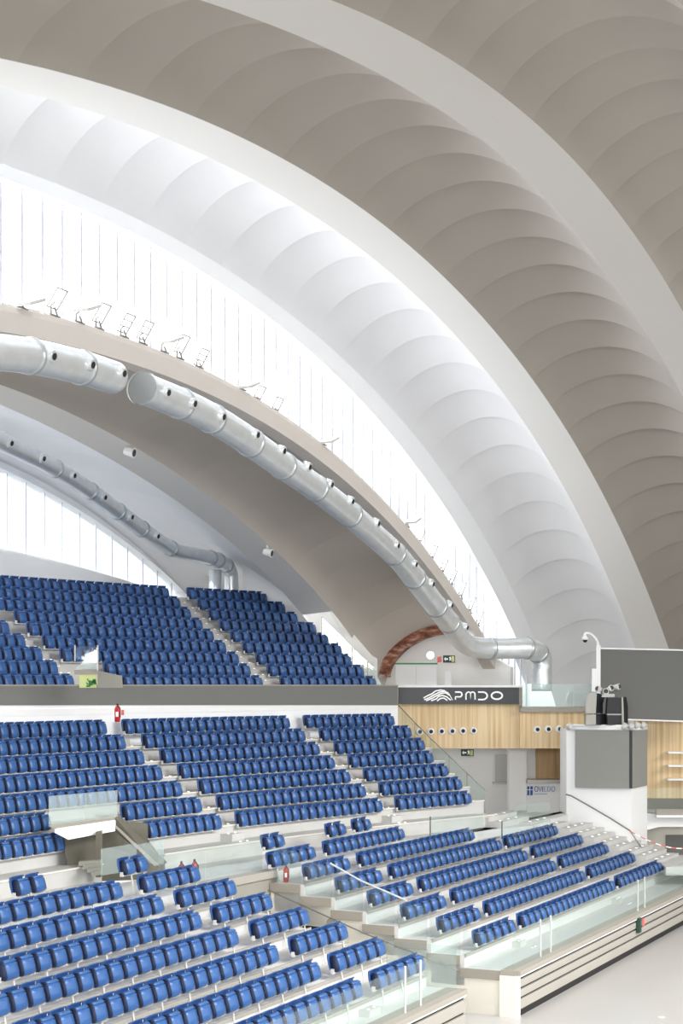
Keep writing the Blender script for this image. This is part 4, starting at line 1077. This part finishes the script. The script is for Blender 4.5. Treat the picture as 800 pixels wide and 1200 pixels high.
pp_('divider', [(711, 836.5), (728, 836.5), (728, 838), (711, 838)], 67.18, .5, 'steel', t, iv)
pp_('corner_strip', [(728, 817), (730, 817), (731, 849.5), (728.5, 849.5)], 67.15, .5, 'steel', t, iv)
pp_('side_grille', [(730, 817), (733.5, 816.5), (735.5, 828), (735.5, 849.5), (731, 849.5)], [67.2, 67.4, 67.5, 67.5, 67.2], .5, 'black', t, iv)
t = thing('spotlight_cluster', 'cluster of small white spotlights above the loudspeakers', 'lamp', W(711, 812, 67.6)); iv = Matrix.Translation(-t.location)
mb = MB(); mb.box(W(712, 815, 67.6), .5, .1, .12); mb.tube([W(711, 850, 67.9), W(711, 812, 67.9)], .06, 8); fx(mb.build('mount', 'bracket'), t, iv)
for x, y, dx in ((703, 808, -.12), (709, 811, .0), (714, 807, .05), (720, 805.5, .14)):
    mb = MB(); c = W(x, y, 67.5); mb.tube([c+Vector((-dx*.5, .08, 0)), c+Vector((dx, -.14, .03))], [.07, .12], 12); fx(mb.build('lamp_head', 'bracket', smooth=True), t, iv)
    mb = MB(); mb.tube([c+Vector((dx, -.141, .03)), c+Vector((dx, -.15, .03))], .09, 12); fx(mb.build('lens', 'dark'), t, iv)
# handrail on the tower
mb = MB(); mb.tube([W(663, 931, 67.6), W(669, 932.5, 67.4), W(691, 945, 67.0), W(714, 958.5, 66.5), W(738, 973.5, 66.0), W(757, 1002, 65.8)], .03, 8)
tag(mb.build('handrail', 'steel', smooth=True), 'brown steel handrail descending across the white tower', 'handrail')

# kiosk lettering
to = thing('city_sign', 'blue printed square emblem and OVIEDO lettering on the kiosk front', 'sign', W(635, 930, 72.95)); ivo = Matrix.Translation(-to.location)
def ol(nm, pl, w, closed=False, m='ovblue'): letter(nm, pl, w, closed, m, 72.96, to, ivo)
fx(pslab('emblem', [(617.5, 921.5), (624, 921.5), (624, 932), (617.5, 932)], 72.96, .03, 'ovblue'), to, ivo)
letter('emblem_cross', [(620.7, 921.6), (620.7, 931.8)], .6, False, 'signw', 72.93, to, ivo)
letter('emblem_cross', [(617.6, 925.6), (623.9, 925.6)], .6, False, 'signw', 72.93, to, ivo)
ol('letter_o', ell(628.3, 924.7, 1.9, 3, 0, 340, 14), .7, True)
ol('letter_v', [(631, 921.7), (632.7, 927.6), (634.3, 921.7)], .7)
ol('letter_i', [(635.6, 921.7), (635.6, 927.7)], .7)
ol('letter_e', [(640, 921.9), (637.3, 921.9), (637.3, 924.7), (639.6, 924.7), (637.3, 924.7), (637.3, 927.5), (640, 927.5)], .6, False, 'ovlight')
ol('letter_d', [(641.6, 921.9), (642.6, 921.9)]+ell(642.6, 924.7, 2.1, 2.8, 80, -80, 8)+[(641.6, 927.5), (641.6, 921.9)], .6, False, 'ovlight')
ol('letter_o', ell(648, 924.7, 1.9, 3, 0, 340, 14), .7, True, 'ovlight')
ol('small_line', [(626, 930.6), (641, 930.6)], .7, False, 'ovlight')

# right edge: shelves, balcony, opening, tape
for k, y in enumerate((881, 896.5, 912.5)):
    tag(pslab('wall_shelf', [(783, y), (840, y), (840, y+2.2), (783, y+2.2)], 71.8, .6, 'whitebright'), '%s white shelf on the oak wall at the right edge' % ('top', 'middle', 'lowest')[k], 'shelf', 'white shelves on the oak wall')
struct(pslab('floor_balcony', [(757, 936), (850, 936), (850, 948), (757, 948)], [72, 72, 69.4, 69.4], .3, 'band'), 'grey balcony floor right of the tower', 'floor')
struct(pslab('wall_balcony', [(769, 948), (850, 948), (850, 955.5), (769, 955.5)], 69.2, .3, 'fascia'), 'grey edge of the small balcony right of the tower', 'wall')
struct(pslab('trim_4', [(769, 955.5), (850, 955.5), (850, 958), (769, 958)], 69.1, .3, 'whitebright'), 'white strip under the balcony edge', 'trim')
struct(pslab('wall_balcony', [(757, 953), (850, 956), (850, 969), (772, 969), (757, 973)], 69.6, .5, 'white'), 'white underside wall of the balcony', 'wall')
struct(pslab('wall_under', [(755, 968), (850, 968), (850, 1004), (755, 1004)], 71.5, .4, 'cream'), 'cream lit wall under the balcony', 'wall')
struct(pslab('dark_opening', [(780, 978.5), (850, 978.5), (850, 1003), (780, 1003)], 71.4, .15, 'band'), 'dark grey sheet for the shaded opening under the balcony', 'door')  # dark sheet put in for the shade inside the opening
t = thing('glass_balustrade', 'small glass balustrade of the balcony right of the tower', 'balustrade', W(760, 952, 69), 'glass balustrades'); iv = Matrix.Translation(-t.location)
pp_('glass_pane', [(758, 926), (769, 923.5), (769, 955), (758, 953)], 69.1, .02, 'glass', t, iv)
pp_('glass_pane', [(769.3, 923.5), (850, 923.5), (850, 947), (769.3, 947)], 69.0, .02, 'glass', t, iv)
# raised landing right of the farther stand
mb = MB(); zl = CZ-6.35
_l = [W(758, 1002, 67.3), W(850, 1002, 67.3), W(850, 1016, 62.6), W(780, 1016, 62.6)]; mb.hexa(_l, [p+Vector((0, 0, -.3)) for p in _l])
struct(mb.build('floor_landing', 'conc'), 'light grey landing beyond the farther stand', 'floor')
mb = MB()
nseg = 9
a_, b_ = W(738, 973.5, 65.9), W(848, 982, 64.5); mid_ = []
for k in range(nseg*2+1):
    u = k/(nseg*2); p = a_.lerp(b_, u); p.z -= .55*math.sin(PI*u)*.9; mid_.append(p)
for k in range(nseg*2): mb.ext([mid_[k], mid_[k+1], mid_[k+1]+Vector((0, 0, -.04)), mid_[k]+Vector((0, 0, -.04))], (0, .01, 0), k % 2)
tag(mb.build('barrier_tape', ['redp', 'signw']), 'red and white barrier tape hanging right of the tower', 'tape')
# emergency box on the cladding
t = thing('call_box', 'dark green box on the boards near the right edge', 'box', RB.P(RB.a(747, 13.4), 13.36, .62)); t.rotation_euler.z = PI/2-RB.th
mb = MB(); mb.box((0, 0, .2), .24, .1, .45); mb.build('housing', 'green', t)
mb = MB(); mb.box(RB.P(RB.a(754, 13.4), 13.41, .82), .22, .03, .22, PI/2-RB.th)
tag(mb.build('wall_notice', 'redp'), 'small red notice beside the dark green box', 'sign')

# ------------------------------------------------------------------ court floor
mb = MB(); mb.box((15, 45, -.1), 130, 120, .2); struct(mb.build('floor', 'floor'), 'pale polished court floor', 'floor')
for x, y, lb in ((774, 1192, 'small round floor socket near the lower right corner'),):
    Z = Zat(y, CZ); mb = MB(); c = W(x, y, Z); mb.tube([Vector((c.x, c.y, 0.0)), Vector((c.x, c.y, .015))], .10, 16); tag(mb.build('floor_socket', 'bracket'), lb, 'floor socket')
Z = Zat(1104, CZ); c = W(753, 1104, Z); mb = MB(); mb.tube([(c.x, c.y, 0), (c.x, c.y, .14)], [.05, .03], 10); tag(mb.build('floor_peg', 'white'), 'small white peg on the floor at the foot of the boards', 'peg')

# ------------------------------------------------------------------ light
w = bpy.data.worlds.new('sky'); S.world = w; w.use_nodes = True; nt = w.node_tree
bg = nt.nodes['Background']; tc = nt.nodes.new('ShaderNodeTexCoord'); sp = nt.nodes.new('ShaderNodeSeparateXYZ'); rp = nt.nodes.new('ShaderNodeValToRGB')
mr = nt.nodes.new('ShaderNodeMapRange'); mr.inputs['From Min'].default_value = -.25; mr.inputs['From Max'].default_value = .25
nt.links.new(tc.outputs['Generated'], sp.inputs[0]); nt.links.new(sp.outputs['Z'], mr.inputs['Value']); nt.links.new(mr.outputs[0], rp.inputs['Fac'])
e = rp.color_ramp.elements; e[0].position = .38; e[0].color = (.12, .115, .11, 1); e[1].position = .5; e[1].color = (.97, .985, 1, 1)
nt.links.new(rp.outputs['Color'], bg.inputs['Color']); bg.inputs['Strength'].default_value = 1.5

def area(name, loc, target, sx, sy, power, col, spread=180):
    L = bpy.data.lights.new(name, 'AREA'); L.shape = 'RECTANGLE'; L.size = sx; L.size_y = sy; L.energy = power; L.color = col; L.spread = math.radians(spread)
    o = bpy.data.objects.new(name, L); COL.objects.link(o); o.location = loc
    o.rotation_euler = (Vector(target)-Vector(loc)).to_track_quat('-Z', 'Y').to_euler(); return o
# daylight entering through the two lunettes
for k in range(8):
    sa = 22+k*6.6; sm = sa+3.3; t_, b_ = hh('RI', sm), hh('GT', sm); hgt = max(.8, t_-b_-.3)
    c = RP(sm, 23.75, (t_+b_)/2)
    slope = (hh('GT', sm+1)-hh('GT', sm-1)+hh('RI', sm+1)-hh('RI', sm-1))/4
    o = area('window_daylight', c, c+Vector((math.cos(TH), -math.sin(TH), .18)), 6.4, hgt*.85, 5.0*PI*6.4*hgt, (.95, .97, 1))

# unseen fill lights added outside the view to brighten the stands
c = RP(40, -8, 10.5); area('opposite_fill_light', c, LB.P(44, 14, 0), 46, 8, 7000, (1, .995, .985), 100)  # added fill with no window built for it
c = RP(-14, 4, 4.0); area('rear_fill_light', c, LB.P(44, 19, 2), 30, 5, 4000, (1, .995, .985), 90)  # added fill from behind the viewpoint, no gable window there
c = RP(46, 38.5, 9.5); area('small_window_daylight', c, RP(46, 30, 6), 40, 5, 6500, (.86, .91, 1))

# ------------------------------------------------------------------ camera
cd = bpy.data.cameras.new('camera'); co = bpy.data.objects.new('camera', cd); COL.objects.link(co)
co.location = (0, 0, CZ); co.rotation_euler = (PI/2, 0, 0)
cd.sensor_fit = 'AUTO'; cd.sensor_width = 36; cd.lens = F/1200*36; cd.shift_x = 0; cd.shift_y = (HY-600)/1200
cd.clip_end = 500
S.camera = co
S.view_settings.view_transform = 'Standard'; S.view_settings.look = 'None'; S.view_settings.gamma = 1; S.view_settings.use_curve_mapping = False
S.view_settings.exposure = .08
S.cycles.max_bounces = 8; S.cycles.transparent_max_bounces = 24
S.cycles.use_denoising = True
